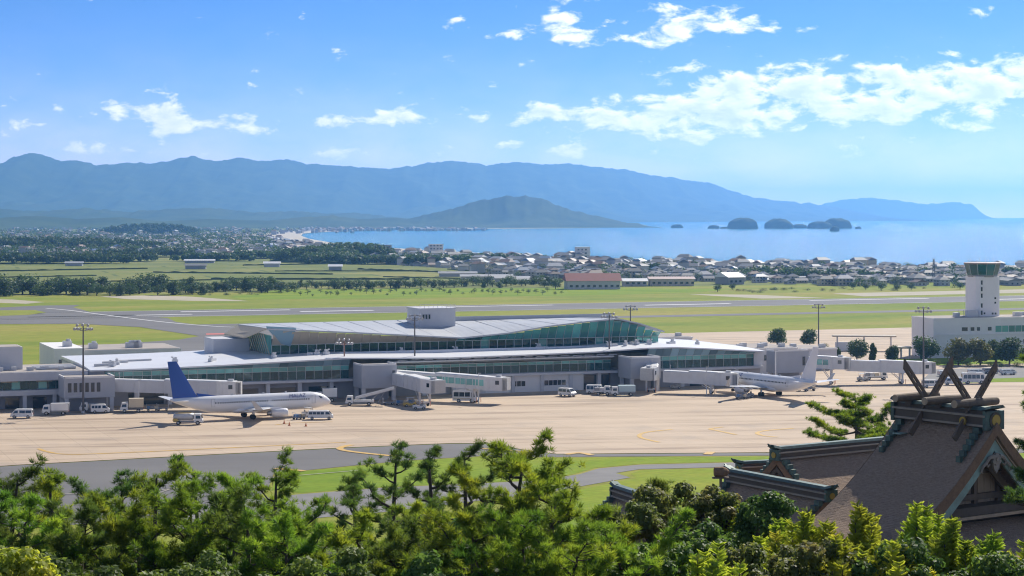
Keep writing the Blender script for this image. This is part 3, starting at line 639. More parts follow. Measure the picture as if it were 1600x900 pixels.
def surface(mb, secs, vert=False, m=0):
    """secs: (le_x, span, height, chord, thickness)"""
    rings = []
    for x, y, z, c, t in secs:
        rings.append([(x+a, y, z+b) if not vert else (x+a, y+b, z) for a, b in airfoil(c, t)])
    mb.loft(rings, m)
def airliner(label, loc, rz, tail_mat, title, belly=None):
    P = thing('airliner', label, 'airplane', loc, rz)
    # fuselage: nose at x=+19.2, tail cone at x=-18.5, axis height 3.35
    st = [(19.6,.02,-.55),(19.45,.30,-.50),(19.0,.68,-.40),(18.2,1.10,-.24),(17.2,1.46,-.10),(16.0,1.74,-.02),(14.4,1.90,0),(12,1.92,0),(-7,1.92,0),(-10,1.80,.14),(-13,1.42,.50),(-16,.92,.95),(-18,.52,1.28),(-19.0,.22,1.48)]
    rings = [[(x, r*.98*math.sin(2*PI*j/28), 3.45+dz+r*1.04*math.cos(2*PI*j/28)) for j in range(28)] for x, r, dz in st]
    fus = MB().loft(rings).build('fuselage', M_plane, P, smooth=True, fixn=True)
    # belly fairing
    MB().loft([[(x, w*math.cos(a), 1.95+h*math.sin(a)) for a in np.linspace(0, 2*PI, 16, endpoint=False)] for x, w, h in ((6.5,.4,.2),(4.5,1.6,.62),(1,1.95,.72),(-3.5,1.85,.68),(-6.0,.5,.25))]).build('belly_fairing', M_plane, P, smooth=True, fixn=True)
    sides = (-1, 1)
    wmb = MB()
    for s in sides:
        for k in range(41):
            if k in (17,): continue
            x = 13.4-k*.56
            if x < -9.4: break
            y = 1.895 if x > -7 else 1.80-.02
            wmb.box((x, s*(1.90 if x > -7 else 1.86+(x+7)*.035), 3.95), (.24,.06,.34))
    wmb.build('cabin_windows', M_win, fus)
    for s in sides:
        for x, w, z0, z1 in ((14.6,.85,2.9,4.8),(-9.6,.8,3.1,4.85)):
            y = 1.885 if x > 0 else 1.80
            mbd = MB(); t = .05
            for a in ((x-w/2,z0,x-w/2+t,z1),(x+w/2-t,z0,x+w/2,z1),(x-w/2,z1-t,x+w/2,z1),(x-w/2,z0,x+w/2,z0+t)): mbd.span((a[0],s*(y-.10),a[1]),(a[2],s*(y+.04),a[3]))
            mbd.build('door_outline', M_planeg, fus)
    # cockpit glazing
    for s in sides:
        for i, (xa, ya, za, xb, yb, zb, h) in enumerate(((18.05,.10,4.12,17.85,.86,4.02,.42),(17.80,.92,4.02,17.0,1.32,4.02,.46),(16.92,1.36,4.02,16.35,1.55,4.02,.40))):
            MB().add([(xa+.14,s*(ya+.02),za-.1),(xb+.14,s*(yb+.04),zb-.1),(xb-.42,s*(yb-.08),zb+h),(xa-.50,s*ya,za+h)], [(0,1,2,3)]).build('cockpit_window', M_win, fus)
    # wings
    for s in sides:
        mb = MB(); surface(mb, [(5.2, s*1.6, 2.15, 7.4, .13), (2.6, s*5.4, 2.5, 4.6, .12), (-3.3, s*16.2, 3.45, 1.7, .10)])
        mb.add([(-3.3,s*16.2,3.45),(-5.0,s*16.2,3.45),(-6.2,s*16.75,5.5),(-5.5,s*16.75,5.5),(-3.3,s*16.34,3.47),(-5.0,s*16.34,3.47),(-6.2,s*16.83,5.5),(-5.5,s*16.83,5.5)], [(0,1,2,3),(7,6,5,4),(0,4,5,1),(1,5,6,2),(2,6,7,3),(3,7,4,0)])
        w = mb.build('wing', M_planeg, P, fixn=True)
        for yy_ in (5.2,8.2,11.2):
            x = 2.6-(yy_-5.4)*.546-3.4+.2*(yy_-5)*.3
            MB().loft([[(x+dx_, s*yy_+r*math.cos(a), 2.15+(yy_-5.4)*.088+r*.9*math.sin(a)) for a in np.linspace(0,2*PI,8,endpoint=False)] for dx_, r in ((1.4,.04),(.6,.24),(-1.2,.2),(-2.2,.04))]).build('flap_fairing', M_planeg, w)
        mb = MB(); surface(mb, [(-14.6, s*.5, 4.55, 3.7, .1), (-18.2, s*7.0, 5.2, 1.4, .09)]); mb.build('tailplane', M_plane, P, fixn=True)
        # engine: nacelle ring open at the front, core and cone
        ex, ey, ez_ = 4.6, s*4.85, 1.42
        prof = [(2.15,.78),(2.25,.92),(2.0,1.02),(1.0,1.08),(-.6,1.02),(-1.7,.80),(-1.7,.72),(-.4,.80)]
        ring = lambda x, r: [(ex+x, ey+r*math.cos(a)*1.02, ez_+r*math.sin(a)*.96) for a in np.linspace(0,2*PI,24,endpoint=False)]
        en = MB().loft([ring(x, r) for x, r in prof], cap=False).build('engine_nacelle', M_plane, P, smooth=True, fixn=True)
        MB().loft([ring(x, r) for x, r in ((2.2,.80),(1.2,.78),(1.2,.02))], cap=False).build('intake', M_dark, en)
        MB().loft([ring(x, r) for x, r in ((1.8,.02),(1.25,.26))], cap=False).build('spinner', M_metal, en)
        MB().loft([ring(x, r) for x, r in ((-.5,.70),(-1.75,.56),(-2.5,.40),(-2.5,.02))], cap=False).build('exhaust', M_metal, en, smooth=True)
        MB().loft([ring(x, r) for x, r in ((-.41,.79),(-.42,.3))], cap=False).build('fan_duct', M_dark, en)
        MB().add([(6.0,ey-.12,2.35),(2.0,ey-.14,2.3),(1.2,ey-.12,2.6),(5.4,ey-.10,2.75),(6.0,ey+.12,2.35),(2.0,ey+.14,2.3),(1.2,ey+.12,2.6),(5.4,ey+.10,2.75)], [(0,1,2,3),(7,6,5,4),(0,4,5,1),(1,5,6,2),(2,6,7,3),(3,7,4,0)]).build('pylon', M_plane, en)
        # main gear
        g = MB().tube([(-.6,s*2.6,2.2),(-.6,s*2.86,.6)], [.17,.13], 8).box((-.35,s*2.75,1.25), (.5,.08,1.1)).build('main_gear_leg', M_metal, P)
        for d in (-.43,.43):
            wl = MB().cyl((-.6,s*2.86+d,.56), .56, .38, 18, axis='y').build('wheel', M_tyre, g)
            MB().cyl((-.6,s*2.86+d,.56), .28, .40, 12, axis='y').build('hub', M_metal, wl) if 0 else None
    g = MB().tube([(15.0,0,1.9),(15.0,0,.4)], [.13,.1], 8).build('nose_gear_leg', M_metal, P)
    for d in (-.22,.22): MB().cyl((15.0,d,.36), .36, .2, 16, axis='y').build('wheel', M_tyre, g)
    # fin with dorsal fillet
    mb = MB(); surface(mb, [(-11.9,0,5.0,6.6,.085),(-12.9,0,5.6,5.6,.085),(-17.6,0,13.5,2.1,.08)], vert=True); mb.build('fin', tail_mat, P, fixn=True)
    MB().add([(-7.6,0,5.40),(-12.6,-.12,5.35),(-12.6,.12,5.35),(-13.0,0,6.2)], [(0,1,3),(0,3,2),(0,2,1),(1,2,3)]).build('dorsal_fin', tail_mat, P)
    for x in (8.5,3.0,-4.5): MB().box((x,0,5.55), (.5,.05,.5)).build('antenna', M_planeg, fus)
    # title
    P.scale = (.93,.93,.93)
    me = text_mesh(title, 1.25, M_navy, 'title_lettering')
    for s in sides:
        o = link('title_lettering', me, fus); o.location = (8.6 if s < 0 else 12.9, s*1.78, 4.40)
        o.rotation_euler = (rad(90-18)*1, 0, 0) if s < 0 else (rad(72), 0, PI)
        if s > 0: o.location = (12.9, 1.78, 4.40)
    return P
c1 = G(392, 654)
airliner('white airliner with blue tail fin parked by the lamp masts', (c1[0], c1[1], .11), rad(28), M_blue, 'MALAZ')
c2 = G(1203, 619)
airliner('all-white airliner nosed in at the jet bridge, tail towards the apron', (c2[0]-.3, c2[1], .11), rad(121), mat('tail_white', (.80,.79,.81), rough=.3), 'MALAZ')
# ================================================================== LAMP MASTS, BRIDGES, VEHICLES, TOWER
M_mast = mat('mast_steel', (.13,.12,.12), rough=.6, metal=.3)
M_mastr = mat('mast_rust', (.28,.16,.13), rough=.7)
M_lamp = mat('lamp_housing', (.38,.38,.39), rough=.4)
M_lens = mat('lamp_lens', (.6,.6,.58), rough=.2)
def mast(label, px, py, top, D=None, m=None):
    p = G(px, py) if D is None else ((px-800)*D/F, D, 0)
    z = H-(top-YH)*p[1]/F
    t = thing('floodlight_mast', label, 'light mast', (p[0], p[1], 0 if D is not None else .1), random.uniform(-.3,.3), 'tall floodlight masts round the terminal')
    MB().tube([(0,0,0),(0,0,z*.5),(0,0,z-.3)], [.26,.20,.13], 10).build('pole', m or M_mast, t); MB().cyl((0,0,.25), .45, .5, 10).build('base', M_wallg, t)
    fr = MB().tube([(-1.9,0,z-.9),(1.9,0,z-.9)], .08, 6).tube([(-1.3,0,z-.1),(1.3,0,z-.1)], .07, 6).tube([(0,-.9,z-.9),(0,.9,z-.9)], .07, 6).cyl((0,0,z-1.25), .75, .08, 12).build('crossarm', m or M_mast, t)
    for x, dz in ((-1.8,-.9),(-1.0,-.9),(1.0,-.9),(1.8,-.9),(-1.2,-.1),(0,0),(1.2,-.1)):
        for s in (-1,) if dz > -.5 else (-1, 1):
            l_ = MB().loft([[(x+w*math.cos(a), s*(.12+d), z+dz+.1-d*.35+w*math.sin(a)) for a in np.linspace(0,2*PI,10,endpoint=False)] for d, w in ((0,.12),(.15,.26),(.42,.32))]).build('floodlight', M_lamp, t)
mast('tall dark floodlight mast in front of the annex gate block', 130, 646, 508)
mast('thin floodlight mast beside the gate block behind the blue-tailed jet\'s nose', 538, 622, 531, m=M_mastr)
mast('floodlight mast standing in front of the penthouse on the upper hall', 648, 618, 493)
mast('tall grey floodlight mast at the upper hall\'s right end, near the trucks', 952, 608, 490)
mast('floodlight mast rising behind the upper hall\'s right roof edge', 985, 0, 478, D=560)
mast('floodlight mast beside the two round trees behind the terminal', 1279, 549, 476)
mast('floodlight mast in front of the control tower building', 1443, 612, 481)
for px, top, bot, lab in ((848,550,0,''),): pass
# ---- jet bridges
M_br = mat('bridge_grey', (.62,.62,.64), rough=.5, var=.3, scale=.5, col2=(.52,.52,.55))
M_brw = mat('bridge_white', (.74,.74,.74), rough=.5, var=.5, scale=.8, col2=(.60,.59,.58))
M_bel = mat('bellows', (.50,.50,.50), rough=.7, var=.5, scale=2, col2=(.38,.38,.38))
def bridge(label, p0, p1, z0, z1, cab=True, foot=.8, glazed=False, m=None, w=2.9, h=2.9, turn=0.0):
    """tunnel from p0 to p1 (ground x,y), floor height z0 -> z1"""
    m = m or M_br
    d = Vector((p1[0]-p0[0], p1[1]-p0[1])); L = d.length; rz = math.atan2(d.y, d.x)
    t = thing('jet_bridge', label, 'jet bridge', (p0[0], p0[1], .1), rz)
    za = lambda x: z0+(z1-z0)*x/L
    def tunnel(name, a, b, ww, hh, mm):
        pr = [(-ww/2,0),(ww/2,0),(ww/2,hh),(-ww/2,hh)]
        rings = [[(x, y, za(x)+q) for y, q in pr] for x in (a, b)]
        return MB().loft(rings).build(name, mm, t, fixn=True)
    k = .52*L
    for (a, b, ww, hh) in ((0,k,w-.35,h-.3),(k-.8,L-.2,w,h)):
        tn = tunnel('tunnel_section', a, b, ww, hh, m)
        MB().loft([[(x, y, za(x)+hh+q) for y, q in ((-ww/2-.06,.0),(ww/2+.06,.0),(ww/2-.2,.22),(-ww/2+.2,.22))] for x in (a, b)]).build('tunnel_roof', M_brw, tn, fixn=True)
        nrib = max(2, int((b-a)/2.4))
        for i in range(nrib+1):
            x = a+(b-a)*i/nrib
            for s in (-1, 1): MB().box((x, s*(ww/2+.04), za(x)+hh/2), (.16,.09,hh)).build('rib', m, tn)
        if glazed:
            ng = max(2, int((b-a)/1.5))
            for i in range(ng):
                x = a+.3+(b-a-.6)*(i+.5)/ng
                for s in (-1, 1): MB().box((x, s*(ww/2+.03), za(x)+hh*.55), ((b-a-.6)/ng-.18,.06,1.35)).build('window', M_glt, tn)
    if cab:
        c = thing('cab', None, None); c.parent = t; c.location = (L, 0, z1); c.rotation_euler = (0,0,turn)
        c.name = 'cab'
        MB().cyl((0,0,h/2+.05), w*.60, h+.25, 14).build('rotunda', M_brw, c)
        MB().box((2.0,0,h/2), (2.9,w+.5,h+.15)).build('cab_room', M_brw, c)
        for s in (-1, 1): MB().box((2.3,s*(w/2+.28),h*.62), (.9,.06,.9)).build('cab_window', M_gldk, c)
        for i in range(4): MB().box((3.6+i*.3,0,h/2), (.17,w+.35-i*.06,h+.05-i*.05)).build('bellows_fold', M_bel, c)
        MB().box((2.2,0,h+.35), (1.2,1.0,.4)).build('roof_box', M_pipe, c)
    if foot:
        x = foot*L; b = thing('drive_column', None, None); b.parent = t; b.location = (x, 0, 0)
        for s in (-1, 1): MB().box((0,s*1.25,(za(x)-.2)/2+.25), (.42,.42,za(x)-.1)).build('leg', M_pipe, b); MB().tube([(-.1,s*1.25,.9),(-2.2,s*1.25,za(x)-.1)], .10, 6).build('brace', M_pipe, b)
        MB().box((0,0,za(x)-.12), (.6,3.2,.3)).build('cross_beam', M_pipe, b); MB().box((0,0,.72), (.8,2.6,.35)).build('bogie', M_pipe, b)
        for s in (-1, 1): MB().cyl((0,s*.75,.46), .46, .36, 14, axis='y').build('wheel', M_tyre, b)
        MB().tube([(.9,1.0,0),(.9,1.0,1.2)], .06, 6).tube([(.9,-1.0,0),(.9,-1.0,1.2)], .06, 6).build('guard_post', mat('safety_orange', (.55,.16,.05), rough=.6), b)
    MB().tube([(1.5,0,za(1.5)+h),(1.5,0,za(1.5)+h+1.1)], .06, 5).box((1.5,0,za(1.5)+h+1.15), (.3,.3,.25)).build('beacon', M_lamp, t)
    return t
xyv = lambda u, v: UV(u, v)[:2]
P = lambda px, D: ((px-800)*D/F, D)
bridge('grey jet bridge running behind the blue-tailed jet\'s tail', xyv(-97,-7), P(345,441), 4.0, 3.2, foot=0)
bridge('large grey jet bridge with outer stairs above the baggage equipment', xyv(-31.6,-6), P(668,447), 3.6, 3.2, foot=.92, turn=.25)
bridge('glass-sided jet bridge ending above the cream minibus', xyv(-31.4,-3), P(765,455.5), 3.9, 3.0, foot=.86, glazed=True, m=M_brw, turn=.2)
bridge('short jet bridge stub dropping from the right gate block', xyv(34,-8.8), P(1018,482.5), 4.0, 3.2, foot=.95, m=M_brw, turn=-.2)
bridge('pale jet bridge docked to the nose of the all-white airliner', P(1038,482), P(1124,478.5), 2.6, 2.2, foot=.86, m=M_brw)
bridge('glass-sided corridor bridge right of the white tail fin', xyv(79,-3), P(1300,506), 4.2, 4.0, foot=.98, glazed=True, m=M_brw, turn=-.1)
bridge('long pale jet bridge reaching right towards the tower car park', P(1322,506.5), P(1432,508), 3.4, 2.6, foot=.78, m=M_brw)
# slim poles on the bridges' supports
for lab, px, D, z1_ in (('slim white lamp pole beside the glass-sided jet bridge foot', 748, 452.5, 7.0), ('slim white lamp pole at the docked bridge\'s foot', 1104, 476.5, 6.6), ('thin white lamp pole behind the all-white airliner', 1212, 486, 10.0), ('slim lamp pole beside the annex gate block', 217, 437, 6.8)):
    t = thing('lamp_pole', lab, 'lamp pole', (*P(px, D), .1)); MB().tube([(0,0,0),(0,0,z1_)], [.12,.09], 8).build('pole', M_brw, t); MB().box((.2,0,z1_), (.7,.25,.16)).build('lamp_head', M_lamp, t)

# ---- vehicles
M_vw = mat('vehicle_white', (.78,.78,.77), rough=.3, spec=.6)
M_vb = mat('vehicle_blue', (.10,.22,.42), rough=.35)
M_vt = mat('vehicle_cream', (.62,.54,.40), rough=.4)
M_vy = mat('vehicle_yellow', (.62,.42,.08), rough=.4)
M_vg = mat('vehicle_grey', (.30,.31,.33), rough=.45)
M_vglass = mat('vehicle_glass', (.02,.03,.04), rough=.08, spec=.8)
M_hub = mat('wheel_hub', (.5,.5,.5), rough=.4, metal=.5)
M_tail = mat('tail_lamp', (.4,.02,.02), rough=.3)
M_head = mat('head_lamp', (.75,.75,.72), rough=.15)
def wheels(t, xs_, half, r=.36):
    for x in xs_:
        for s in (-1, 1):
            w = MB().cyl((x, s*half, r), r, .24, 14, axis='y').build('wheel', M_tyre, t); MB().cyl((x, s*(half+.03), r), r*.55, .22, 10, axis='y').build('hub', M_hub, w)
def lamps(t, xf, xr, half, z=.75):
    for s in (-1, 1):
        MB().box((xf,s*(half-.28),z), (.08,.32,.18)).build('headlight', M_head, t); MB().box((xr,s*(half-.15),z+.1), (.06,.16,.34)).build('tail_light', M_tail, t)
def bodyprof(mb, prof, half, tuck=.12, m=0):
    """side profile (x,z) swept across the width, narrower towards the roof"""
    zs = [q for _, q in prof]; zt = max(zs); zb = .95
    W_ = lambda q: half-max(0, q-zb)/(zt-zb)*tuck
    L = [(x, -W_(q), q) for x, q in prof]; Rr = [(x, W_(q), q) for x, q in prof]; n = len(prof)
    mb.add(L+Rr, [tuple(range(n-1,-1,-1)), tuple(range(n, 2*n))]+[(i, (i+1) % n, n+(i+1) % n, n+i) for i in range(n)], m)
def sidewin(t, x0, x1, z0, z1, half, slant=0):
    for s in (-1, 1): MB().add([(x0,s*(half+.012),z0),(x1,s*(half+.012),z0),(x1-slant,s*(half-.055),z1),(x0,s*(half-.055),z1)], [(0,1,2,3) if s < 0 else (3,2,1,0)]).build('side_window', M_vglass, t)
def van(label, loc, rz, m=None, L=4.4, Ht=1.95, nwin=3, cat='van', blank=False):
    m = m or M_vw; t = thing('service_van', label, cat, loc, rz); h = L/2; W_ = .85
    mb = MB(); bodyprof(mb, [(-h,.35),(h-.05,.35),(h,.62),(h-.06,.98),(h-.28,1.12),(h-.95,Ht-.08),(h-1.2,Ht),(-h+.15,Ht),(-h,Ht-.15)], W_)
    mb.build('body', m, t, fixn=True)
    sidewin(t, h-1.55, h-.52, 1.12, Ht-.28, W_, .42)
    n = nwin if not blank else 0
    for i in range(n): a = -h+.2+i*(L-1.95)/max(1, n); sidewin(t, a, a+(L-1.95)/max(1, n)-.12, 1.12, Ht-.28, W_)
    MB().add([(h-.34,-.72,1.16),(h-.34,.72,1.16),(h-.89,.64,Ht-.14),(h-.89,-.64,Ht-.14)], [(0,1,2,3)]).build('windscreen', M_vglass, t).location = (.035,0,.02)
    MB().add([(-h-.012,-.66,1.15),(-h-.012,-.62,Ht-.3),(-h-.012,.62,Ht-.3),(-h-.012,.66,1.15)], [(0,1,2,3)]).build('rear_window', M_vglass, t)
    MB().box((h-.02,0,.48), (.14,1.6,.22)).build('front_bumper', M_vg, t); MB().box((-h,0,.48), (.12,1.6,.2)).build('rear_bumper', M_vg, t)
    for s in (-1, 1): MB().box((h-.75,s*(W_+.12),1.15), (.12,.2,.22)).build('mirror', M_vg, t)
    wheels(t, (h-.8,-h+.85), W_-.08, .33); lamps(t, h-.03, -h-.02, W_, .78); return t
def truck(label, loc, rz, kind='box', cab=None, load=None, L=6.2, Ht=2.7, cat='truck'):
    t = thing('service_truck', label, cat, loc, rz); h = L/2; W_ = .98; cab = cab or M_vw; load = load or M_vw
    mb = MB(); bodyprof(mb, [(h-1.7,.55),(h-.02,.55),(h,1.05),(h-.12,1.25),(h-.35,2.15),(h-.55,2.22),(h-1.7,2.22)], W_, .06); mb.build('cab', cab, t, fixn=True)
    sidewin(t, h-1.35, h-.36, 1.28, 1.98, W_, .14)
    MB().add([(h-.10,-.8,1.30),(h-.10,.8,1.30),(h-.30,.76,2.06),(h-.30,-.76,2.06)], [(0,1,2,3)]).build('windscreen', M_vglass, t).location = (.03,0,0)
    MB().box((-.8,0,.68), (L-1.7,.9,.26)).build('chassis', M_vg, t); MB().box((h-.02,0,.62), (.14,1.8,.3)).build('front_bumper', M_vg, t)
    x0, x1 = -h, h-1.85
    if kind == 'box':
        MB().box(((x0+x1)/2,0,.84+(Ht-.84)/2), (x1-x0,2.05,Ht-.84)).build('cargo_box', load, t); MB().box((x0-.02,0,.84+(Ht-.84)/2), (.05,1.85,Ht-1.05)).build('rear_door', M_vg, t)
        for s in (-1, 1): MB().box(((x0+x1)/2,s*1.04,.95), (x1-x0-.1,.04,.14)).build('side_rail', M_vg, t)
    elif kind == 'belt':
        MB().box(((x0+x1)/2,0,1.0), (x1-x0,1.9,.4)).build('deck', load, t)
        MB().loft([[(x,y,z+q) for y, q in ((-.6,0),(.6,0),(.6,.22),(-.6,.22))] for x, z in ((x1-.4,1.35),(x0-1.4,2.75),(x0-4.6,3.6))]).build('conveyor', M_pipe, t, fixn=True)
        for s in (-1, 1): MB().loft([[(x,s*.62,z+.22),(x,s*.66,z+.22),(x,s*.66,z+.62),(x,s*.62,z+.62)] for x, z in ((x1-.4,1.35),(x0-1.4,2.75),(x0-4.6,3.6))]).build('conveyor_rail', M_brw, t, fixn=True)
        MB().tube([(x0+.6,0,1.2),(x0-1.0,0,2.6)], .12, 6).tube([(x0-1.0,0,.7),(x0-2.4,0,3.0)], .1, 6).build('lift_strut', M_vg, t)
    elif kind == 'tank':
        MB().loft([[(x, r*.95*math.cos(a), 1.62+r*.85*math.sin(a)) for a in np.linspace(0,2*PI,18,endpoint=False)] for x, r in ((x0,.5),(x0+.12,.85),(x1-.12,.85),(x1,.5))]).build('tank', load, t, smooth=True, fixn=True)
        MB().tube([(x0+.4,-.5,2.35),(x1-.4,-.5,2.35)], .05, 5).tube([(x0+.4,.5,2.35),(x1-.4,.5,2.35)], .05, 5).build('tank_rail', M_vy, t); MB().box((x0+.5,0,1.0), (.9,2.0,.6)).build('pump_box', M_vy, t)
        MB().tube([(x0+.9,.1,2.35),(x0-1.2,.2,2.2)], .16, 8).build('hose', M_vg, t)
    elif kind == 'lift':
        MB().box(((x0+x1)/2,0,2.1), (x1-x0,2.1,1.9)).build('lift_body', load, t)
        for s in (-1, 1): MB().tube([(x0+.2,s*.8,.85),(x1-.2,s*.8,1.15)], .07, 5).tube([(x1-.2,s*.8,.85),(x0+.2,s*.8,1.15)], .07, 5).build('scissor_arm', M_vg, t)
    elif kind == 'flat':
        MB().box(((x0+x1)/2,0,.95), (x1-x0,2.0,.22)).build('deck', load, t)
        for i in range(3): MB().box((x0+.7+i*1.25,0,1.45), (1.1,1.7,.8)).build('cargo_crate', (M_vg, M_pipe, M_vt)[i], t)
    wheels(t, (h-.95,-h+1.1), W_-.12, .42); lamps(t, h+.0, -h-.02, W_, .85); return t
def bus(label, loc, rz, L=7.2, stripe_m=None, Ht=2.75):
    t = thing('minibus', label, 'minibus', loc, rz); h = L/2; W_ = 1.02
    mb = MB(); bodyprof(mb, [(-h,.4),(h-.05,.4),(h,.7),(h-.05,1.2),(h-.35,Ht-.2),(h-.6,Ht),(-h+.1,Ht),(-h,Ht-.15)], W_, .1); mb.build('body', M_vw, t, fixn=True)
    if stripe_m:
        for s in (-1, 1): MB().box((-.3,s*(W_+.004),.9), (L-1.0,.03,.42)).build('side_stripe', stripe_m, t)
    n = int((L-1.6)/1.0)
    for i in range(n): a = -h+.25+i*(L-1.7)/n; sidewin(t, a, a+(L-1.7)/n-.12, 1.35, Ht-.4, W_-.02)
    sidewin(t, h-1.35, h-.45, 1.3, Ht-.45, W_-.02, .2)
    MB().add([(h-.03,-.9,1.25),(h-.03,.9,1.25),(h-.32,.84,Ht-.3),(h-.32,-.84,Ht-.3)], [(0,1,2,3)]).build('windscreen', M_vglass, t).location = (.04,0,0)
    MB().add([(-h-.012,-.8,1.45),(-h-.012,-.76,Ht-.35),(-h-.012,.76,Ht-.35),(-h-.012,.8,1.45)], [(0,1,2,3)]).build('rear_window', M_vglass, t)
    MB().box((-.5,0,Ht+.1), (2.0,1.3,.2)).build('roof_unit', M_vw, t); MB().box((h-.02,0,.55), (.12,1.9,.26)).build('front_bumper', M_vg, t)
    wheels(t, (h-1.2,-h+1.4), W_-.1, .42); lamps(t, h-.02, -h-.02, W_, .9); return t
def tug(label, loc, rz, m=None):
    t = thing('baggage_tug', label, 'tug', loc, rz); m = m or M_vy
    MB().extr([(-1.4,.3),(1.4,.3),(1.45,.85),(.5,.95),(.35,.75),(-.7,.75),(-.8,1.0),(-1.4,1.0)], -.65, .65).build('body', m, t, fixn=True) if 0 else None
    mb = MB(); bodyprof(mb, [(-1.4,.3),(1.4,.3),(1.45,.85),(.5,.98),(.35,.75),(-.7,.75),(-.8,1.0),(-1.4,1.0)], .65, .02); mb.build('body', m, t, fixn=True)
    MB().box((-.5,0,.95), (.6,1.0,.3)).box((-.8,0,1.2), (.14,1.0,.5)).build('seat', M_vg, t); MB().tube([(.35,.2,.9),(.05,.2,1.25)], .04, 5).build('steering_column', M_vg, t)
    for x in (-.85,.45):
        for s in (-1, 1): MB().tube([(x,s*.55,.9),(x,s*.55,1.95)], .035, 5).build('canopy_post', M_vg, t)
    MB().box((-.2,0,1.98), (1.6,1.3,.06)).build('canopy', M_vw, t); wheels(t, (.9,-.9), .62, .3); return t
def cart(label, loc, rz, m=None, load=True):
    t = thing('baggage_cart', label, 'baggage cart', loc, rz, 'baggage carts on the apron'); MB().box((0,0,.5), (2.6,1.4,.14)).build('deck', m or M_vg, t); MB().tube([(1.3,0,.45),(2.1,0,.4)], .05, 5).build('drawbar', M_vg, t)
    for x in (-1.25,1.25): MB().tube([(x,-.65,.5),(x,-.65,1.5),(x,.65,1.5),(x,.65,.5)], .04, 5).build('end_rail', M_pipe, t)
    if load:
        for i in range(3): MB().box((-.8+i*.8,(i % 2)*.2-.1,.57+.27), (.7,.9,.54)).build('luggage', (M_vb, M_vg, M_vt)[i], t)
    wheels(t, (-.85,.85), .6, .24)
def at(px, py): p = G(px, py); return (p[0], p[1], .105)
SH = rad(4)
van('white van farthest left on the apron, in front of the annex', at(34, 654), rad(185), nwin=2, L=4.5)
truck('white box truck right of the leftmost van, parked by the annex', at(87, 649), rad(184), 'box', L=5.6, Ht=2.55)
van('small white van under the annex gate block', at(157, 646), rad(8), L=4.0, nwin=3)
truck('grey-backed service truck beside the mast at the annex', at(141, 645), rad(195), 'flat', L=4.6, load=M_vg)
truck('white lift truck parked between gate block and blue tail', at(206, 645), rad(190), 'lift', L=5.0, load=M_vt)
cart('dark baggage cart left of the blue-tailed jet, farther one', at(238, 643), rad(12), load=True); cart('dark baggage cart left of the blue-tailed jet, nearer the tail', at(254, 642), rad(12), load=False)
truck('tanker truck with hose under the blue-tailed jet\'s tail', at(294, 664), rad(2), 'tank', L=6.0, load=M_pipe)
van('white crew van at the blue-tailed jet\'s nose', at(501, 656), rad(2), L=5.2, Ht=1.9, nwin=4, cat='van')
cart('loaded baggage cart by the blue-tailed jet\'s nose wheel', at(467, 656), rad(40))
tug('white baggage tug at the blue-tailed jet\'s nose', at(482, 652), rad(15), M_vw)
truck('white lift truck behind the blue-tailed jet\'s cockpit', at(509, 628), rad(185), 'lift', L=5.2)
truck('white conveyor truck with raised belt under the big jet bridge', at(562, 634), rad(183), 'belt', L=6.4)
tug('yellow baggage tug under the big jet bridge', at(640, 636), rad(200)); tug('white baggage tug under the big jet bridge beside the yellow one', at(655, 640), rad(190), M_vw)
cart('dark empty baggage cart under the raised belt', at(607, 633), rad(10), load=False); cart('loaded baggage cart behind the big bridge\'s wheels', at(627, 634), rad(15)); cart('loaded baggage cart under the big jet bridge cab', at(646, 633), rad(8))
bus('white and cream minibus under the glass-sided jet bridge', at(727, 629), rad(-8), L=5.6, stripe_m=M_vt)
van('white van alone in front of the pale service wall', at(886, 620), rad(-40), L=4.3, Ht=2.0, nwin=2)
van('white high-roof van with dark side beside the tall mast', at(931, 616), rad(-12), L=4.6, Ht=2.2, nwin=3)
truck('small white truck just left of the tall mast', at(942, 618), rad(-8), 'flat', L=4.2, load=M_vw)
truck('white truck with blue-green load bed at the right gate block', at(973, 619), rad(186), 'box', L=5.8, Ht=2.5, load=mat('load_pale_blue', (.45,.58,.62), rough=.5))
tug('dark baggage tug under the pale docked bridge', at(1055, 608), rad(185), M_vg)
cart('flat baggage cart by the white airliner\'s engine', at(1158, 624), rad(5), load=True)
tug('grey baggage tug by the white airliner\'s engine', at(1168, 622), rad(190), M_vg)
cart('baggage cart behind the white airliner\'s tail, left one', at(1254, 612), rad(5)); cart('baggage cart behind the white airliner\'s tail, right one', at(1266, 611), rad(5))
truck('white flatbed truck under the long bridge at right', at(1368, 594), rad(4), 'flat', L=6, load=M_vw)
tug('small grey tug under the long bridge\'s near end', at(1348, 596), rad(10), M_vg)
bus('white minibus parked beyond the shrine\'s crossed roof beams', at(1521, 600), rad(2), L=6.0)
van('white van left of the minibus beyond the crossed roof beams', at(1489, 602), rad(180), L=4.6, nwin=3)
van('white van at the foot of the tower-side mast', at(1455, 606), rad(10), L=4.6, nwin=2)
for k, (px, py, lab) in enumerate(((1525,586,'white car by the striped barrier in front of the tower trees'),(1548,584,'dark flatbed in the car park in front of the tower'),(1478,588,'pale car half hidden by the crossed beams'),(1575,586,'white car at the car park\'s far right'))):
    van(lab, at(px, py), rad(5+k*3), L=4.2, Ht=1.5, nwin=2, cat='car', m=(M_vw,M_vg,M_vw,M_vw)[k])
# parking and lawn round the tower
sheet('car_park', [(1440,594),(1460,577),(2000,562),(2000,588)], .125, M_road); sheet('lawn', [(1440,600),(1530,592),(2000,578),(2000,592),(1560,597)], .13, M_lawn)
sheet('lawn', [(1330,570),(1400,561),(1450,560),(2000,548),(2000,559),(1450,571),(1400,572)], .13, M_lawn)

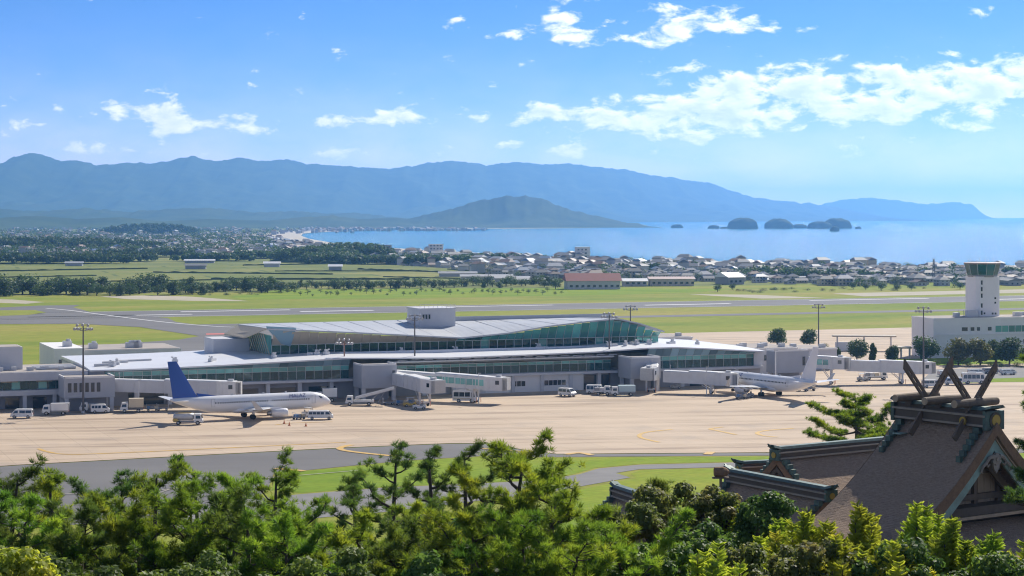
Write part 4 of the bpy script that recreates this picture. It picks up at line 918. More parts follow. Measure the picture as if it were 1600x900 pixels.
# ---- control tower
Dt = 612.0; tx = (1535-800)/F*Dt; rzT = rad(16)
K = thing('control_tower', 'white control tower with green-glazed flared cab above a white office block', 'control tower', (tx, Dt, .1), rzT)
M_tw = mat('tower_white', (.80,.78,.79), rough=.65, var=.35, scale=.35, col2=(.70,.68,.70))
zt_ = H-(432-YH)*Dt/F; hw = 4.05
ch = .9
poly = [(-hw+ch,-hw),(hw-ch,-hw),(hw,-hw+ch),(hw,hw-ch),(hw-ch,hw),(-hw+ch,hw),(-hw,hw-ch),(-hw,-hw+ch)]
MB().prism(poly, 0, zt_).build('shaft', M_tw, K)
for i, z in enumerate((13.2,15.4,18.4,20.4,22.4)): MB().box((-2.5,-hw-.02,z), (.5,.1,1.3)).build('slot_window', M_gldk, K)
for x, z in ((2.2,12.9),(1.2,12.9),(-1.6,13.0),(2.1,16.2),(2.1,17.6)): MB().box((x,-hw-.02,z), (.55,.1,.55)).build('slot_window', M_gldk, K)
M_glc = glass('cab_glass', (.35,.8,.7), (.012,.11,.095), .22)
octo = lambda r, z, n=12: [(r*math.cos(2*PI*(j+.5)/n), r*math.sin(2*PI*(j+.5)/n), z) for j in range(n)]
MB().loft([octo(4.4,zt_-.2), octo(4.7,zt_+.15), octo(4.7,zt_+.35)]).build('cab_base', M_vg, K, fixn=True)
for j in range(12):
    a, b = octo(4.6,zt_+.35), octo(5.6,zt_+3.75); k = (j+1) % 12
    MB().add([a[j],a[k],b[k],b[j]], [(0,1,2,3)]).build('cab_pane', M_glc, K); MB().tube([a[j],b[j]], .07, 5).build('cab_mullion', M_mull, K)
MB().cyl((0,0,zt_+1.2), 1.2, .9, 12).build('cab_console', M_vg, K); MB().loft([octo(4.3,zt_+.37), octo(4.3,zt_+.45)]).build('cab_floor', M_walld, K)
MB().loft([octo(5.65,zt_+3.75), octo(5.8,zt_+3.85), octo(5.8,zt_+4.15), octo(5.4,zt_+4.25)]).build('cab_roof', mat('tower_roof', (.32,.25,.24), rough=.6), K, fixn=True)
for j in range(10): MB().tube([(4.2*math.cos(j*.63),4.2*math.sin(j*.63),zt_+4.3),(4.2*math.cos(j*.63),4.2*math.sin(j*.63),zt_+5.0+.3*(j % 3))], .05, 4).build('antenna', M_vg, K)
# office block: front face runs left-right, slightly turned
def KL(px, D): # local coordinates of the tower's frame
    x, y = (px-800)/F*D-tx, D-Dt; c, s = math.cos(-rzT), math.sin(-rzT); return (x*c-y*s, x*s+y*c)
x0 = KL(1452, 600)[0]; yf = -9.0; zo = 11.6
MB().span((x0,yf,0),(38,5,zo)).build('office_wall', M_tw, K); MB().span((x0-.15,yf-.15,zo),(38.15,5.15,zo+.4)).build('office_parapet', M_tw, K); MB().span((x0+.3,yf+.3,zo+.4),(37.7,4.7,zo+.45)).build('office_roof', M_flat, K)
for zz in (6.8,): MB().span((x0+.3,yf-.28,zz),(38,yf-.01,zz+.3)).build('string_course', M_tw, K)
for x, w in ((-11.0,1.9),(-8.4,1.2),(-6.4,1.0),(-2.6,1.2)): MB().box((x,yf-.03,8.6), (w,.1,1.1)).build('window', M_gldk, K)
for i in range(11): MB().box((.4+i*2.25,yf-.04,8.5), (2.0,.12,1.9)).build('window', M_glt, K)
for i in range(9): MB().box((-12+i*3.6,yf-.03,4.6), (1.4,.1,1.3)).build('window', M_gldk, K)
for i in range(7): MB().box((-12+i*4.6,yf-.03,1.6), (1.5,.1,1.7)).build('window', M_gldk, K)
for i, (x, y, a, h_) in enumerate(((-6,-4,3.6,1.9),(-10,-2,1.6,1.2),(9,-5,2.2,1.3),(14,0,1.4,1.0),(18,-4,2.6,1.1),(24,-3,1.6,1.6))): MB().box((x,y,zo+.45+h_/2), (a,1.6,h_)).build('roof_unit', M_pipe, K)
for x in (-11,-9.2,12,16,21): MB().tube([(x,-5,zo+.4),(x,-5,zo+2.6)], .06, 4).build('roof_antenna', M_vg, K)
# open bus shelter roof near the trees and small kiosks
for lab, px, py, w, hgt in (('long pale canopy roof beyond the two round trees', 1350, 548, 20, 4.6), ('small pale kiosk between the round trees and the tower', 1408, 560, 6, 3.2)):
    p = at(px, py); t = thing('shelter', lab, 'shelter', p, rad(-6)); MB().box((0,0,hgt), (w,4.5,.45)).build('roof', M_tan, t)
    for sx in (-.42,0,.42):
        for sy in (-1.6,1.6): MB().box((sx*w,sy,hgt/2-.1), (.28,.28,hgt-.25)).build('post', M_wallg, t)
    MB().box((-w*.3,0,1.3), (w*.3,3.0,2.6)).build('booth', M_wallw, t)
# cones by the jet
for k, (px, py, lab) in enumerate(((444,663,'leftmost of three orange traffic cones below the jet\'s nose'),(452,666,'middle one of three orange traffic cones below the jet\'s nose'),(478,667,'rightmost of three orange traffic cones below the jet\'s nose'))):
    t = MB().cyl((0,0,.04), .28, .08, 4).tube([(0,0,.08),(0,0,.8)], [.2,.04], 8).build('traffic_cone', MATS['safety_orange']); t.location = at(px, py); tag(t, lab, 'traffic cone', 'traffic cones below the jet')
# ================================================================== TREES (middle distance), FIELDS, TOWN
def leafmat(name, c, c2, trans=.3, rough=.6, ov=.25, scale=.6):
    return mat(name, c, rough=rough, var=1.0, scale=scale, col2=c2, trans=trans, obj_var=ov, spec=.25)
M_lfd = leafmat('leaf_dark', (.042,.080,.028), (.080,.130,.038), .28)
M_lfm = leafmat('leaf_mid', (.060,.105,.026), (.100,.150,.035), .28)
M_lfy = leafmat('leaf_olive', (.120,.145,.035), (.180,.170,.055), .30)
M_bark = mat('bark', (.075,.055,.042), rough=.95, var=.8, scale=3, col2=(.13,.105,.085), bump=.8)
def rnd_unit(n): v = rng.normal(size=(n,3)); return v/np.linalg.norm(v, axis=1, keepdims=True)
def leaf_cloud(centers, radii, n, size, flat=.85, shell=.55, up=.35):
    """small quads scattered through the volume of a few clumps, turned every way; returns verts, quads"""
    w = np.array([r[0]*r[1]*r[2] for r in radii])**.7; w /= w.sum(); idx = rng.choice(len(centers), n, p=w)
    d = rnd_unit(n); rr = shell+(1-shell)*rng.random(n)**.6
    rr *= 1+.18*np.sin(d[:,0]*7+idx)*np.cos(d[:,1]*6+d[:,2]*5)
    p = np.array(centers)[idx]+d*np.array(radii)[idx]*rr[:,None]
    nrm = d*.9+rnd_unit(n)*.9; nrm[:,2] += up; nrm /= np.linalg.norm(nrm, axis=1, keepdims=True)
    a = np.cross(nrm, rnd_unit(n)); a /= np.linalg.norm(a, axis=1, keepdims=True); b = np.cross(nrm, a)
    s = size*(.6+.8*rng.random(n))[:,None]
    v = np.stack([p-a*s*.5, p-b*s*.32*flat+a*s*.05, p+a*s*.55, p+b*s*.32*flat+a*s*.05], 1).reshape(-1,3)
    return v, np.arange(4*n).reshape(-1,4)
def tree_meshes(kind, hgt, seed, n=1500, size=None):
    rs = np.random.default_rng(seed); cs, rd = [], []
    if kind == 'round':
        for k in range(12):
            a = rs.random()*2*PI; r = hgt*.27*rs.random()**.5; z = hgt*(.36+.44*rs.random()); cs.append((r*math.cos(a), r*math.sin(a), z)); q = hgt*(.17+.10*rs.random()); rd.append((q*1.1,q*1.1,q*.85))
        cs.append((0,0,hgt*.56)); rd.append((hgt*.36,hgt*.36,hgt*.36))
    elif kind == 'tall':
        for k in range(8): a = rs.random()*2*PI; z = hgt*(.25+.62*k/8); r = hgt*.08; q = hgt*(.21-.10*k/8); cs.append((r*math.cos(a), r*math.sin(a), z)); rd.append((q,q,q*.95))
    elif kind == 'bush':
        for k in range(6): a = rs.random()*2*PI; r = hgt*.45*rs.random(); q = hgt*(.28+.14*rs.random()); cs.append((r*math.cos(a), r*math.sin(a), q*.95)); rd.append((q*1.15,q*1.15,q))
    elif kind == 'pad':                                    # small garden pine: flat layered pads
        for k in range(7): a = rs.random()*2*PI; z = hgt*(.45+.52*k/7); r = hgt*.30*(1-.6*k/7); q = hgt*(.24-.10*k/7); cs.append((r*math.cos(a), r*math.sin(a), z)); rd.append((q*1.25,q*1.25,q*.38))
    v, f = leaf_cloud(cs, rd, n, size or hgt*.075)
    crown = lambda m: raw_mesh('crown', v, f, m, quads=True)
    mb = MB(); mb.tube([(0,0,.2),(.02*hgt,0,hgt*.3),(0,.02*hgt,hgt*.72)], [hgt*.032,hgt*.024,hgt*.008], 7)
    for k in range(5): a = k*1.26+rs.random(); mb.tube([(0,0,hgt*(.28+.05*k)),(hgt*.12*math.cos(a),hgt*.12*math.sin(a),hgt*(.42+.05*k)),(hgt*.2*math.cos(a),hgt*.2*math.sin(a),hgt*(.52+.05*k))], [hgt*.014,hgt*.009,hgt*.004], 5)
    return crown, mb.mesh('trunk', M_bark, True)
TV = {}
def tree_variant(kind, i, m, n=1500):
    k = (kind, i, m.name, n)
    if k not in TV:
        c, t = tree_meshes(kind, 10.0, hash((kind, i)) % 1000 if 0 else {'round':11,'tall':23,'bush':37,'pad':51}[kind]+i*7, n)
        TV[k] = (c(m), t)
    return TV[k]
def tree(name, label, loc, hgt, kind='round', m=None, i=0, group=None, n=1500, wide=1.0):
    c, t = tree_variant(kind, i, m or M_lfd, n)
    o = thing(name, label, 'tree' if kind != 'bush' else 'bush', loc, random.random()*6.28, group); o.scale = (hgt/10*wide, hgt/10*wide, hgt/10)
    link('crown', c, o); link('trunk', t, o); return o
def tpx(px, base, top):
    p = G(px, base); h = H-(top-YH)*p[1]/F; return (p[0], p[1], -.10*h), h*1.10
# trees round the tower and car park
for px, base, top, kind, m, lab, w in ((1447,566,520,'round',M_lfd,'dark round tree left of the tower office, behind the mast',1.0),(1497,571,523,'round',M_lfy,'olive-brown round tree in front of the tower office, left of the pair',1.0),
        (1532,571,527,'round',M_lfy,'olive-green tree beside the parked cars, right of the pair',1.0),(1577,570,525,'round',M_lfd,'dark tree at the tower office\'s right part',1.05),(1606,572,535,'round',M_lfm,'light green tree cut by the frame beside the tower office',1.0),(1556,566,530,'round',M_lfm,'yellow-green tree half hidden behind the dark tower tree',.9),
        (1214,540,511,'round',M_lfd,'round dark tree behind the terminal, left of the two',1.15),(1265,541,513,'round',M_lfd,'round dark tree behind the terminal beside the mast',1.1),(1339,565,526,'round',M_lfd,'dark round tree by the shelter roof',.95),(1364,566,532,'tall',M_lfm,'slender pale green tree right of the dark shelter tree',.7),(1394,567,538,'round',M_lfd,'small round dark tree at the lawn\'s edge',.85),(1310,563,540,'tall',M_lfm,'thin tree left of the shelter roof',.7)):
    loc, h_ = tpx(px, base, top); tree('broadleaf_tree', lab, loc, h_, kind, m, i=int(px) % 3, n=2600, wide=w)
for k, (px, py, hh) in enumerate(((1465,571,2.2),(1480,572,1.8),(1512,573,2.2),(1548,573,2.0),(1565,574,1.6),(1590,574,2.2),(1420,571,1.6),(1375,570,1.2),(1345,571,1.3),(1260,546,2.2),(1300,552,1.8),(1580,583,1.2),(1610,583,1.4),(1290,545,2.4))):
    p = G(px, py); tree('shrub', ('low rounded shrub below the dark tree left of the tower office','small shrub beside the mast before the tower office','shrub at the foot of the olive tree pair','shrub right of the olive tree pair','small shrub left of the dark tower tree','shrub under the dark tower tree','low shrub left of the tower lawn','tiny shrub near the small round dark tree','tiny shrub near the shelter tree','shrub below the second round tree','shrub right of the terminal mast','small shrub by the parked cars','small shrub at the right edge of the car park','tall shrub between the mast and shelter')[k], (p[0],p[1],.1), hh, 'bush', (M_lfm,M_lfd,M_lfy)[k % 3], i=k % 3, group='low shrubs round the tower car park', n=900)
# row of young trees on the lawn beyond the runway
ORD = lambda k: f"{k}{'th' if 10 <= k % 100 <= 20 else {1:'st',2:'nd',3:'rd'}.get(k % 10,'th')}"
for k in range(46):
    px = 452+k*9.4+random.uniform(-3,3); base = 459-(px-452)*.006+random.uniform(-2,4.5); hpx = random.uniform(4.5,9.5)
    if px > 905 and random.random() < .6: continue
    loc, h_ = tpx(px, base, base-hpx); tree('young_tree', f'{ORD(k+1)} small tree from the left in the lawn row beyond the runway', loc, h_, ('pad','round')[k % 4 == 0], M_lfd, i=k % 3, group='row of young trees on the lawn beyond the runway', n=420, wide=1.15)
# lawn strip under them, tree-lined
sheet('lawn', [(440,452.5),(700,450.5),(1000,450),(1150,452.5),(1080,457),(900,462),(600,466),(380,468),(360,464)], .06, M_lawn)
# windbreak of mature trees between fields and airfield
wb = []
for k in range(64):
    px = -30+k*7.4+random.uniform(-4,4); base = np.interp(px, [-30,150,300,440], [462,461,459,457])+random.uniform(-5,2); wb.append((px, base, random.uniform(19,33)*(1 if px < 300 else .8)))
for k in range(52):
    px = 436+k*8.6+random.uniform(-3,3); base = np.interp(px, [436,650,880], [453,450,447.5])+random.uniform(-3.5,1.5); wb.append((px, base, random.uniform(11,18)))
ORD = lambda k: f"{k}{'th' if 10 <= k % 100 <= 20 else {1:'st',2:'nd',3:'rd'}.get(k % 10,'th')}"
wb.sort()
for k, (px, base, hp) in enumerate(wb):
    loc, h_ = tpx(px, base, base-hp); tree('windbreak_tree', f'{ORD(k+1)} windbreak tree from the left, between fields and airfield', loc, h_, ('round','round','tall')[k % 3], (M_lfd,M_lfd,M_lfm)[k % 7 // 3 if k % 7 < 6 else 2], i=k % 4, group='windbreak trees along the airfield', n=800, wide=random.uniform(1.3,1.9))
# single trees on the right, beyond the runway
for px, base, hp, lab in ((1121,456,14,'round tree standing alone on the grass right of the red-roofed hall'),(1145,453,12,'smaller tree right of the lone round tree'),(868,452,18,'dark bush-like tree at the red-roofed hall\'s left wall'),(978,438,15,'dark tree behind the red-roofed hall\'s right end'),(1333,452,14,'round clipped tree beyond the runway, first of the row toward the tower'),(1353,453,12,'narrow tree second in the row toward the tower'),(1377,454,16,'round clipped tree third in the row toward the tower'),(1402,454,13,'round tree fourth in the row toward the tower'),(1424,453,12,'tree fifth in the row toward the tower'),(1500,452,13,'tree just left of the tower shaft beyond the runway')):
    loc, h_ = tpx(px, base, base-hp); tree('broadleaf_tree', lab, loc, h_, 'round', M_lfd, i=int(px) % 4, n=900, wide=1.1)
# scrub and hedges at the airfield boundary
SC = []
for k in range(40):
    px = random.choice((random.uniform(1150,1300), random.uniform(1150,1600), random.uniform(300,470))); base = (np.interp(px, [300,470], [461,460]) if px < 500 else np.interp(px, [1150,1600], [457,451]))+random.uniform(-4,1)
    loc, h_ = tpx(px, base, base-random.uniform(3.5,7)); SC.append((px, loc, h_, k))
for j, (px, loc, h_, k) in enumerate(sorted(SC)):
    tree('shrub', f'{ORD(j+1)} scrubby bush from the left along the boundary beyond the runway', loc, h_, 'bush', (M_lfy,M_lfm,M_lfd)[k % 3], i=k % 3, group='scrub along the airfield boundary', n=420, wide=1.7)

# ---- woods on low knolls: masses of crowns
def woodland(name, spots, n, hill, size=2.6, tall=(7,13), m=None):
    """spots: (px, py, rx_m, ry_m); crowns on a domed knoll"""
    V, Q = [], []; off = 0; HV, HF = [], []
    mbh = MB()
    for (px, py, rx, ry, hh) in spots:
        c = G(px, py); k = int(n*rx*ry/sum(s[2]*s[3] for s in spots))
        rings = []
        for i in range(9):
            a = i/8*PI/2; rings.append([(c[0]+rx*1.02*math.cos(a)*math.cos(t), c[1]+ry*1.02*math.cos(a)*math.sin(t), hh*math.sin(a)-1) for t in np.linspace(0,2*PI,24,endpoint=False)])
        mbh.loft(rings, cap=False)
        for _ in range(k):
            r = random.random()**.5; t = random.random()*2*PI; x = c[0]+rx*r*math.cos(t); y = c[1]+ry*r*math.sin(t); z = hh*math.sqrt(max(0,1-r*r))
            h_ = random.uniform(*tall); q = h_*random.uniform(.32,.5)
            v, f = leaf_cloud([(x,y,z+h_*.62),(x+random.uniform(-1,1)*q*.5,y,z+h_*.45)], [(q,q,h_*.38),(q*1.1,q*1.1,h_*.35)], 60, size, shell=.75)
            V.append(v); Q.append(f+off); off += len(v)
    if hill > 0: MATS_ = None
    V = np.concatenate(V); Q = np.concatenate(Q)
    o = link(name, raw_mesh(name, V, Q, m or M_lfd, quads=True)); tag(o, kind='stuff')
    k = mbh.build('knoll', M_forest, None, smooth=True); tag(k, kind='structure'); return o
woodland('woodland', [(490,409,42,34,7),(545,407,46,36,10),(520,412,30,22,3)], 420, 1, tall=(5,8.5))
woodland('woodland', [(70,392,130,50,9),(165,393,80,40,6),(-40,392,120,60,9)], 600, 1, size=3.0, tall=(6,10))
woodland('woodland', [(40,412,100,20,2),(140,409,70,16,2),(225,402,50,16,2)], 330, 1, tall=(5,9))
woodland('woodland', [(235,366,110,60,16)], 240, 1, size=4.2, tall=(6,11))
woodland('woodland', [(640,413,52,14,2),(690,415,34,12,2),(760,410,30,10,1.5)], 230, 1, tall=(5,8))
woodland('woodland', [(410,404,40,14,2),(460,401,26,12,2),(330,408,40,12,2)], 200, 1, tall=(4,7))
woodland('woodland', [(1290,438,40,12,1.5),(1190,432,24,8,1),(1010,426,24,8,1),(1590,434,24,9,1)], 120, 1, tall=(4,7))

# ---- houses
M_hw = [mat('house_white', (.50,.48,.47), rough=.8, obj_var=.2), mat('house_cream', (.50,.44,.36), rough=.8, obj_var=.15), mat('house_grey', (.36,.36,.38), rough=.8, obj_var=.15)]
M_hr = [mat('tile_grey', (.17,.175,.19), rough=.7, obj_var=.3, var=.5, scale=.8), mat('tile_dark', (.10,.105,.115), rough=.65, obj_var=.3), mat('tile_brown', (.16,.10,.075), rough=.6, obj_var=.2), mat('tile_silver', (.30,.31,.33), rough=.7, obj_var=.25), mat('tile_blue', (.10,.16,.26), rough=.5, obj_var=.2)]
HM = {}
def house_meshes(v, wi, ri):
    k = (v, wi, ri)
    if k in HM: return HM[k]
    L, D_, hw_, rh = ((11,8,5.2,2.6),(13,9,3.0,2.8),(9,8,5.4,2.4),(16,9,3.4,2.2),(12,10,5.6,3.0),(22,11,4.2,1.6))[v]
    a, b = L/2, D_/2; w = MB().span((-a,-b,0),(a,b,hw_))
    for x in np.arange(-a+1.2, a-1.4, 2.8):
        for z in ((1.0,) if hw_ < 4.5 else (1.0,3.6)):
            w.box((x+.7,-b-.03,z+.65), (1.5,.08,1.2), 1); w.box((x+.7,b+.03,z+.65), (1.5,.08,1.2), 1)
    for z in ((1.0,) if hw_ < 4.5 else (1.0,3.6)):
        for y in (-b*.4,b*.4): w.box((-a-.03,y,z+.65), (.08,1.3,1.2), 1); w.box((a+.03,y,z+.65), (.08,1.3,1.2), 1)
    o_ = .8; r = MB()
    hip = v in (0,2,4); q = a-b*.75 if hip else a+o_
    r.add([(-a-o_,-b-o_,hw_-.1),(a+o_,-b-o_,hw_-.1),(a+o_,b+o_,hw_-.1),(-a-o_,b+o_,hw_-.1),(-q,0,hw_+rh),(q,0,hw_+rh)], [(0,1,5,4),(2,3,4,5),(1,2,5),(3,0,4),(3,2,1,0)])
    r.box((0,0,hw_+rh+.06), (2*q+.1,.45,.32))
    if v in (0,4): r.add([(-a*.2,-b-2.2,hw_*.5),(a+.6,-b-2.2,hw_*.5),(a+.6,-b,hw_*.5+1.1),(-a*.2,-b,hw_*.5+1.1)], [(0,1,2,3)])
    HM[k] = (w.mesh('wall', [M_hw[wi], M_gldk]), r.mesh('roof', M_hr[ri])); return HM[k]
def house(label, loc, rz, v, wi, ri, group, sc=1.0):
    w, r = house_meshes(v, wi, ri); o = thing('house', label, 'house', loc, rz, group); o.scale = (sc,sc,sc); link('wall', w, o); link('roof', r, o); return o
occ = {}
def free(x, y, d=10.5):
    gx, gy = int(x//14), int(y//14)
    for i in (-1,0,1):
        for j in (-1,0,1):
            for (a, b) in occ.get((gx+i, gy+j), ()):
                if (a-x)**2+(b-y)**2 < d*d: return False
    occ.setdefault((gx, gy), []).append((x, y)); return True
coast_y = lambda px: float(np.interp(px, [450,468,500,560,640,760,900,1100,1300,1450,1600,1760], [370,375,382,389,394,400.5,407.5,413.5,417,420,423.5,427]))
fld_y = lambda px: float(np.interp(px, [0,200,300,450,560,700,760,860,1000,1150,1300,1450,1600], [397,398,400,404,410,419,430,436,440,440,447,447,446]))
for (px, py) in ((925,447),(900,444),(950,446),(1000,441),(1045,440),(1060,441),(300,414),(318,419),(115,414),(910,404),(680,398)): x, y, _ = G(px, py); free(x, y)
cand = []
for _ in range(3800):
    px = random.uniform(-20, 1640); y0, y1 = coast_y(px)+2.2, fld_y(px)
    if px < 450: y0 = 372
    if px < 40 and random.random() < .6: continue
    if 430 < px < 640: y0 = max(y0, coast_y(px)+6)
    py = random.uniform(y0, max(y0+1, y1))
    x, y, _ = G(px, py)
    if any(((x-G(a,b)[0])/rx)**2+((y-G(a,b)[1])/ry)**2 < 1.15 for a, b, rx, ry in ((490,409,42,34),(545,407,46,36),(70,392,170,60),(170,393,110,50),(1290,438,40,15))): continue
    if free(x, y): cand.append((y, px, py, x))
cand.sort()
small = cand[300:]; HL = {}
for k, (y, px, py, x) in enumerate(cand[:300]):
    v = random.choices(range(6), (4,4,4,3,3,.7))[0]; rz = AX*.6+random.choice((0,PI/2))+random.uniform(-.15,.15)
    wi, ri = random.choices((0,1,2),(5,3,3))[0], random.choices(range(5),(5,4,2,3,1))[0]
    look = ('two-storey ' if v in (0,2,4) else 'long low ' if v in (3,5) else 'single-storey ')+('white','cream','grey')[wi]+' house, '+('grey tiled','dark tiled','brown tiled','silvery','blue')[ri]+' roof'
    zone = next(nm for lim, nm in ((700,'left of the shore apartment block'),(830,'between shore apartments and hotel'),(880,'behind the greenhouses'),(975,'behind the red-roofed hall'),(1060,'right of the red-roofed hall'),(1160,'near the white-roofed warehouse'),(1300,'behind the boundary scrub'),(1400,'behind the clipped trees'),(1500,'near the slim pylon'),(9999,'beyond the control tower')) if px < lim)
    q = (py-coast_y(px))/max(4, fld_y(px)-coast_y(px)); row = 'by the shore' if q < .33 else 'mid-town' if q < .66 else 'facing the airfield'
    grp = 'houses of the seaside town'
    hh_ = house(look+', '+row+', '+zone, (x, y, .05), rz, v, wi, ri, grp, random.uniform(.60,.85)); HL.setdefault(hh_['label'], []).append((px, hh_))
for lab, hs_ in HL.items():
    if len(hs_) > 1:
        for j, (_, o) in enumerate(sorted(hs_, key=lambda q: q[0])): o['label'] = ('leftmost' if j == 0 else f'{ORD(j+1)}-from-left')+' '+lab
# the farther town as one mass
mb = MB(); extra = []
for _ in range(800):
    px = random.uniform(-60, 560); py = 358+38*random.random()**1.3
    if px > 430 and py > 366-(px-430)*.03 and px > 430+(396-py)*0: 
        if py > 364: continue
    x, y, _ = G(px, py); extra.append((y, px, py, x))
for _ in range(220):
    px = random.uniform(470, 760); py = random.uniform(358.6+.0, 361.5-(px-470)*.004); x, y, _ = G(px, py+.4); extra.append((y+40, px, py, x))
for k, (y, px, py, x) in enumerate(small+extra):
    s = random.uniform(.6,1.0)*(1 if y < 3500 else 1.1); rz = random.uniform(0,3); L, D_, hh = 11*s, 8*s, random.choice((3,5.5,5.5,8))*min(1.2,s)
    wi, ri = random.choices((0,1,2),(4,3,4))[0], random.choices(range(5),(5,4,3,1.2,1))[0]
    mb.box((x,y,hh/2), (L,D_,hh), wi, rz=rz)
    c, s_ = math.cos(rz), math.sin(rz); R2 = lambda a, b, z: (x+a*c-b*s_, y+a*s_+b*c, z); a, b, rh = L/2+.7, D_/2+.7, 2.3*s
    mb.add([R2(-a,-b,hh),R2(a,-b,hh),R2(a,b,hh),R2(-a,b,hh),R2(-a*.7,0,hh+rh),R2(a*.7,0,hh+rh)], [(0,1,5,4),(2,3,4,5),(1,2,5),(3,0,4)], 3+ri)
tag(mb.build('distant_town', M_hw+M_hr), kind='stuff')
# trees between houses
V, Q = [], []; off = 0; TT = []
for k in range(1400):
    far = k > 430
    px = random.uniform(-20, 480) if far else random.uniform(560, 1640)
    py = (360+38*random.random()) if far else random.uniform(coast_y(px)+2, fld_y(px)+1)
    if far and px > 425 and py > 362.5: continue
    x, y, _ = G(px, py); h_ = random.uniform(4,8)*(1.4 if far else 1)
    if not far and not free(x, y, 7): continue
    if not far and k < 200:
        tt = tree('town_tree', 'leafy tree between the town houses', (x,y,.05), h_, 'round', (M_lfd,M_lfm)[k % 4 == 0], i=k % 4, group='trees between the town houses', n=420, wide=1.3); TT.append((px, tt))
    else:
        v, f = leaf_cloud([(x,y,h_*.5)], [(h_*.6*(2.2 if far else 1),h_*.6,h_*.5)], 50, h_*.32, shell=.75); V.append(v); Q.append(f+off); off += len(v)
for k, (_, tt) in enumerate(sorted(TT, key=lambda q: q[0])): tt['label'] = f'{ORD(k+1)} leafy tree from the left among the seaside town houses'
tag(link('town_greenery', raw_mesh('town_greenery', np.concatenate(V), np.concatenate(Q), M_lfd, quads=True)), kind='stuff')

# ---- larger buildings one can pick out
def big(name, label, px, py, L, D_, hw_, rh, wm, rm, rz=None, wins=True, cat='building', flat=False):
    p = G(px, py); t = thing(name, label, cat, (p[0], p[1], .05), AX*.2 if rz is None else rz); a, b = L/2, D_/2
    MB().span((-a,-b,0),(a,b,hw_)).build('wall', wm, t)
    if flat: MB().span((-a-.2,-b-.2,hw_),(a+.2,b+.2,hw_+.5)).build('roof', rm, t)
    else: MB().add([(-a-.9,-b-.9,hw_-.1),(a+.9,-b-.9,hw_-.1),(a+.9,b+.9,hw_-.1),(-a-.9,b+.9,hw_-.1),(-a-.9,0,hw_+rh),(a+.9,0,hw_+rh)], [(0,1,5,4),(2,3,4,5),(1,2,5),(3,0,4),(3,2,1,0)]).build('roof', rm, t)
    if wins:
        for z in np.arange(1.2, hw_-1, 3.2):
            for x in np.arange(-a+1.5, a-1.5, 3.4): MB().box((x+.8,-b-.04,z+.7), (1.7,.1,1.3)).build('window', M_gldk, t)
    return t
big('hall','large hall with dull red gabled roof on the grass beyond the runway', 925, 451.5, 31, 15, 5.0, 4.2, mat('hall_wall', (.55,.53,.52), rough=.8), mat('red_roof', (.27,.05,.04), rough=.7, var=.4, scale=.3), rad(6), cat='hall')
big('shed','pale low shed with white roof right of the red-roofed hall', 991, 447, 14, 10, 3.2, 1.5, M_hw[0], mat('white_sheet_roof', (.72,.72,.72), rough=.5), cat='shed')
big('school_building','long pale pink-roofed building among the houses right of the red hall', 1048, 446.5, 27, 11, 4.4, 1.2, M_hw[1], mat('pink_roof', (.48,.36,.33), rough=.6), cat='building')
big('warehouse','pale warehouse with white gabled roof left of the clipped trees', 1140, 444, 12, 14, 4.6, 2.8, M_hw[2], MATS['white_sheet_roof'], rad(30), cat='warehouse')
big('hotel','white multi-storey hotel with rooftop mast on the shore', 910, 409.5, 13, 11, 13.5, 0, mat('hotel_white', (.74,.71,.70), rough=.7), MATS['hotel_white'], cat='hotel', flat=True)
big('apartment_block','small white apartment block on the shore left of the hotel', 681, 401, 15, 12, 12.5, 0, MATS['hotel_white'], MATS['hotel_white'], cat='apartments', flat=True)
big('office_block','grey flat-roofed block on the shore beside the wooded knolls', 596, 397.5, 22, 14, 10, 0, M_hw[2], M_hr[0], cat='building', flat=True)
big('greenhouse','long pale farm shed beyond the fields at left', 312, 411, 26, 9, 2.4, 1.0, M_hw[2], MATS['white_sheet_roof'], cat='shed', wins=False)
big('farm_shed','dark-walled farm sheds in front of the long pale shed', 306, 420.5, 16, 8, 3.0, 1.4, M_hw[2], M_hr[0], cat='shed', wins=False)
big('farm_shed','small white-roofed barn in the fields', 524, 422, 10, 7, 3, 1.5, M_hw[2], MATS['white_sheet_roof'], cat='barn', wins=False)
big('farm_shed','barn with pale roof at the field\'s right end', 425, 417, 13, 8, 3, 1.5, M_hw[0], MATS['white_sheet_roof'], cat='barn', wins=False)
big('farm_shed','long low barn at the far left field edge', 116, 415.5, 14, 7, 2.6, 1.2, M_hw[2], M_hr[3], cat='barn', wins=False)
for k, (px, py, L) in enumerate(((715,432,26),(760,437,34),(800,440,22),(830,443,26))): big('greenhouse', ('leftmost','second','third','rightmost')[k]+' of four low pale greenhouses behind the windbreak left of the red hall', px, py, L, 9, 2.4, 1.2, M_hw[0], M_hr[3], cat='greenhouse', wins=False)['group'] = 'greenhouses left of the red hall'
p = G(1459, 441); t = thing('pylon', 'slim lattice pylon standing among the houses left of the tower', 'pylon', (p[0],p[1],0)); hh = 15.0
mb = MB()
for sx in (-1,1):
    for sy in (-1,1): mb.tube([(sx*.9,sy*.9,0),(sx*.3,sy*.3,hh)], .12, 4)
for i in range(7):
    z0, z1 = hh*i/7, hh*(i+1)/7; w0, w1 = .9-.6*i/7, .9-.6*(i+1)/7
    for sy in (-1,1): mb.tube([(-w0,sy*w0,z0),(w1,sy*w1,z1)], .07, 4); mb.tube([(w0,sy*w0,z0),(-w1,sy*w1,z1)], .07, 4)
mb.build('lattice', M_mast, t)
for z in (hh*.75,hh*.88,hh): MB().tube([(-1.3,0,z),(1.3,0,z)], .1, 4).build('crossarm', M_mast, t)

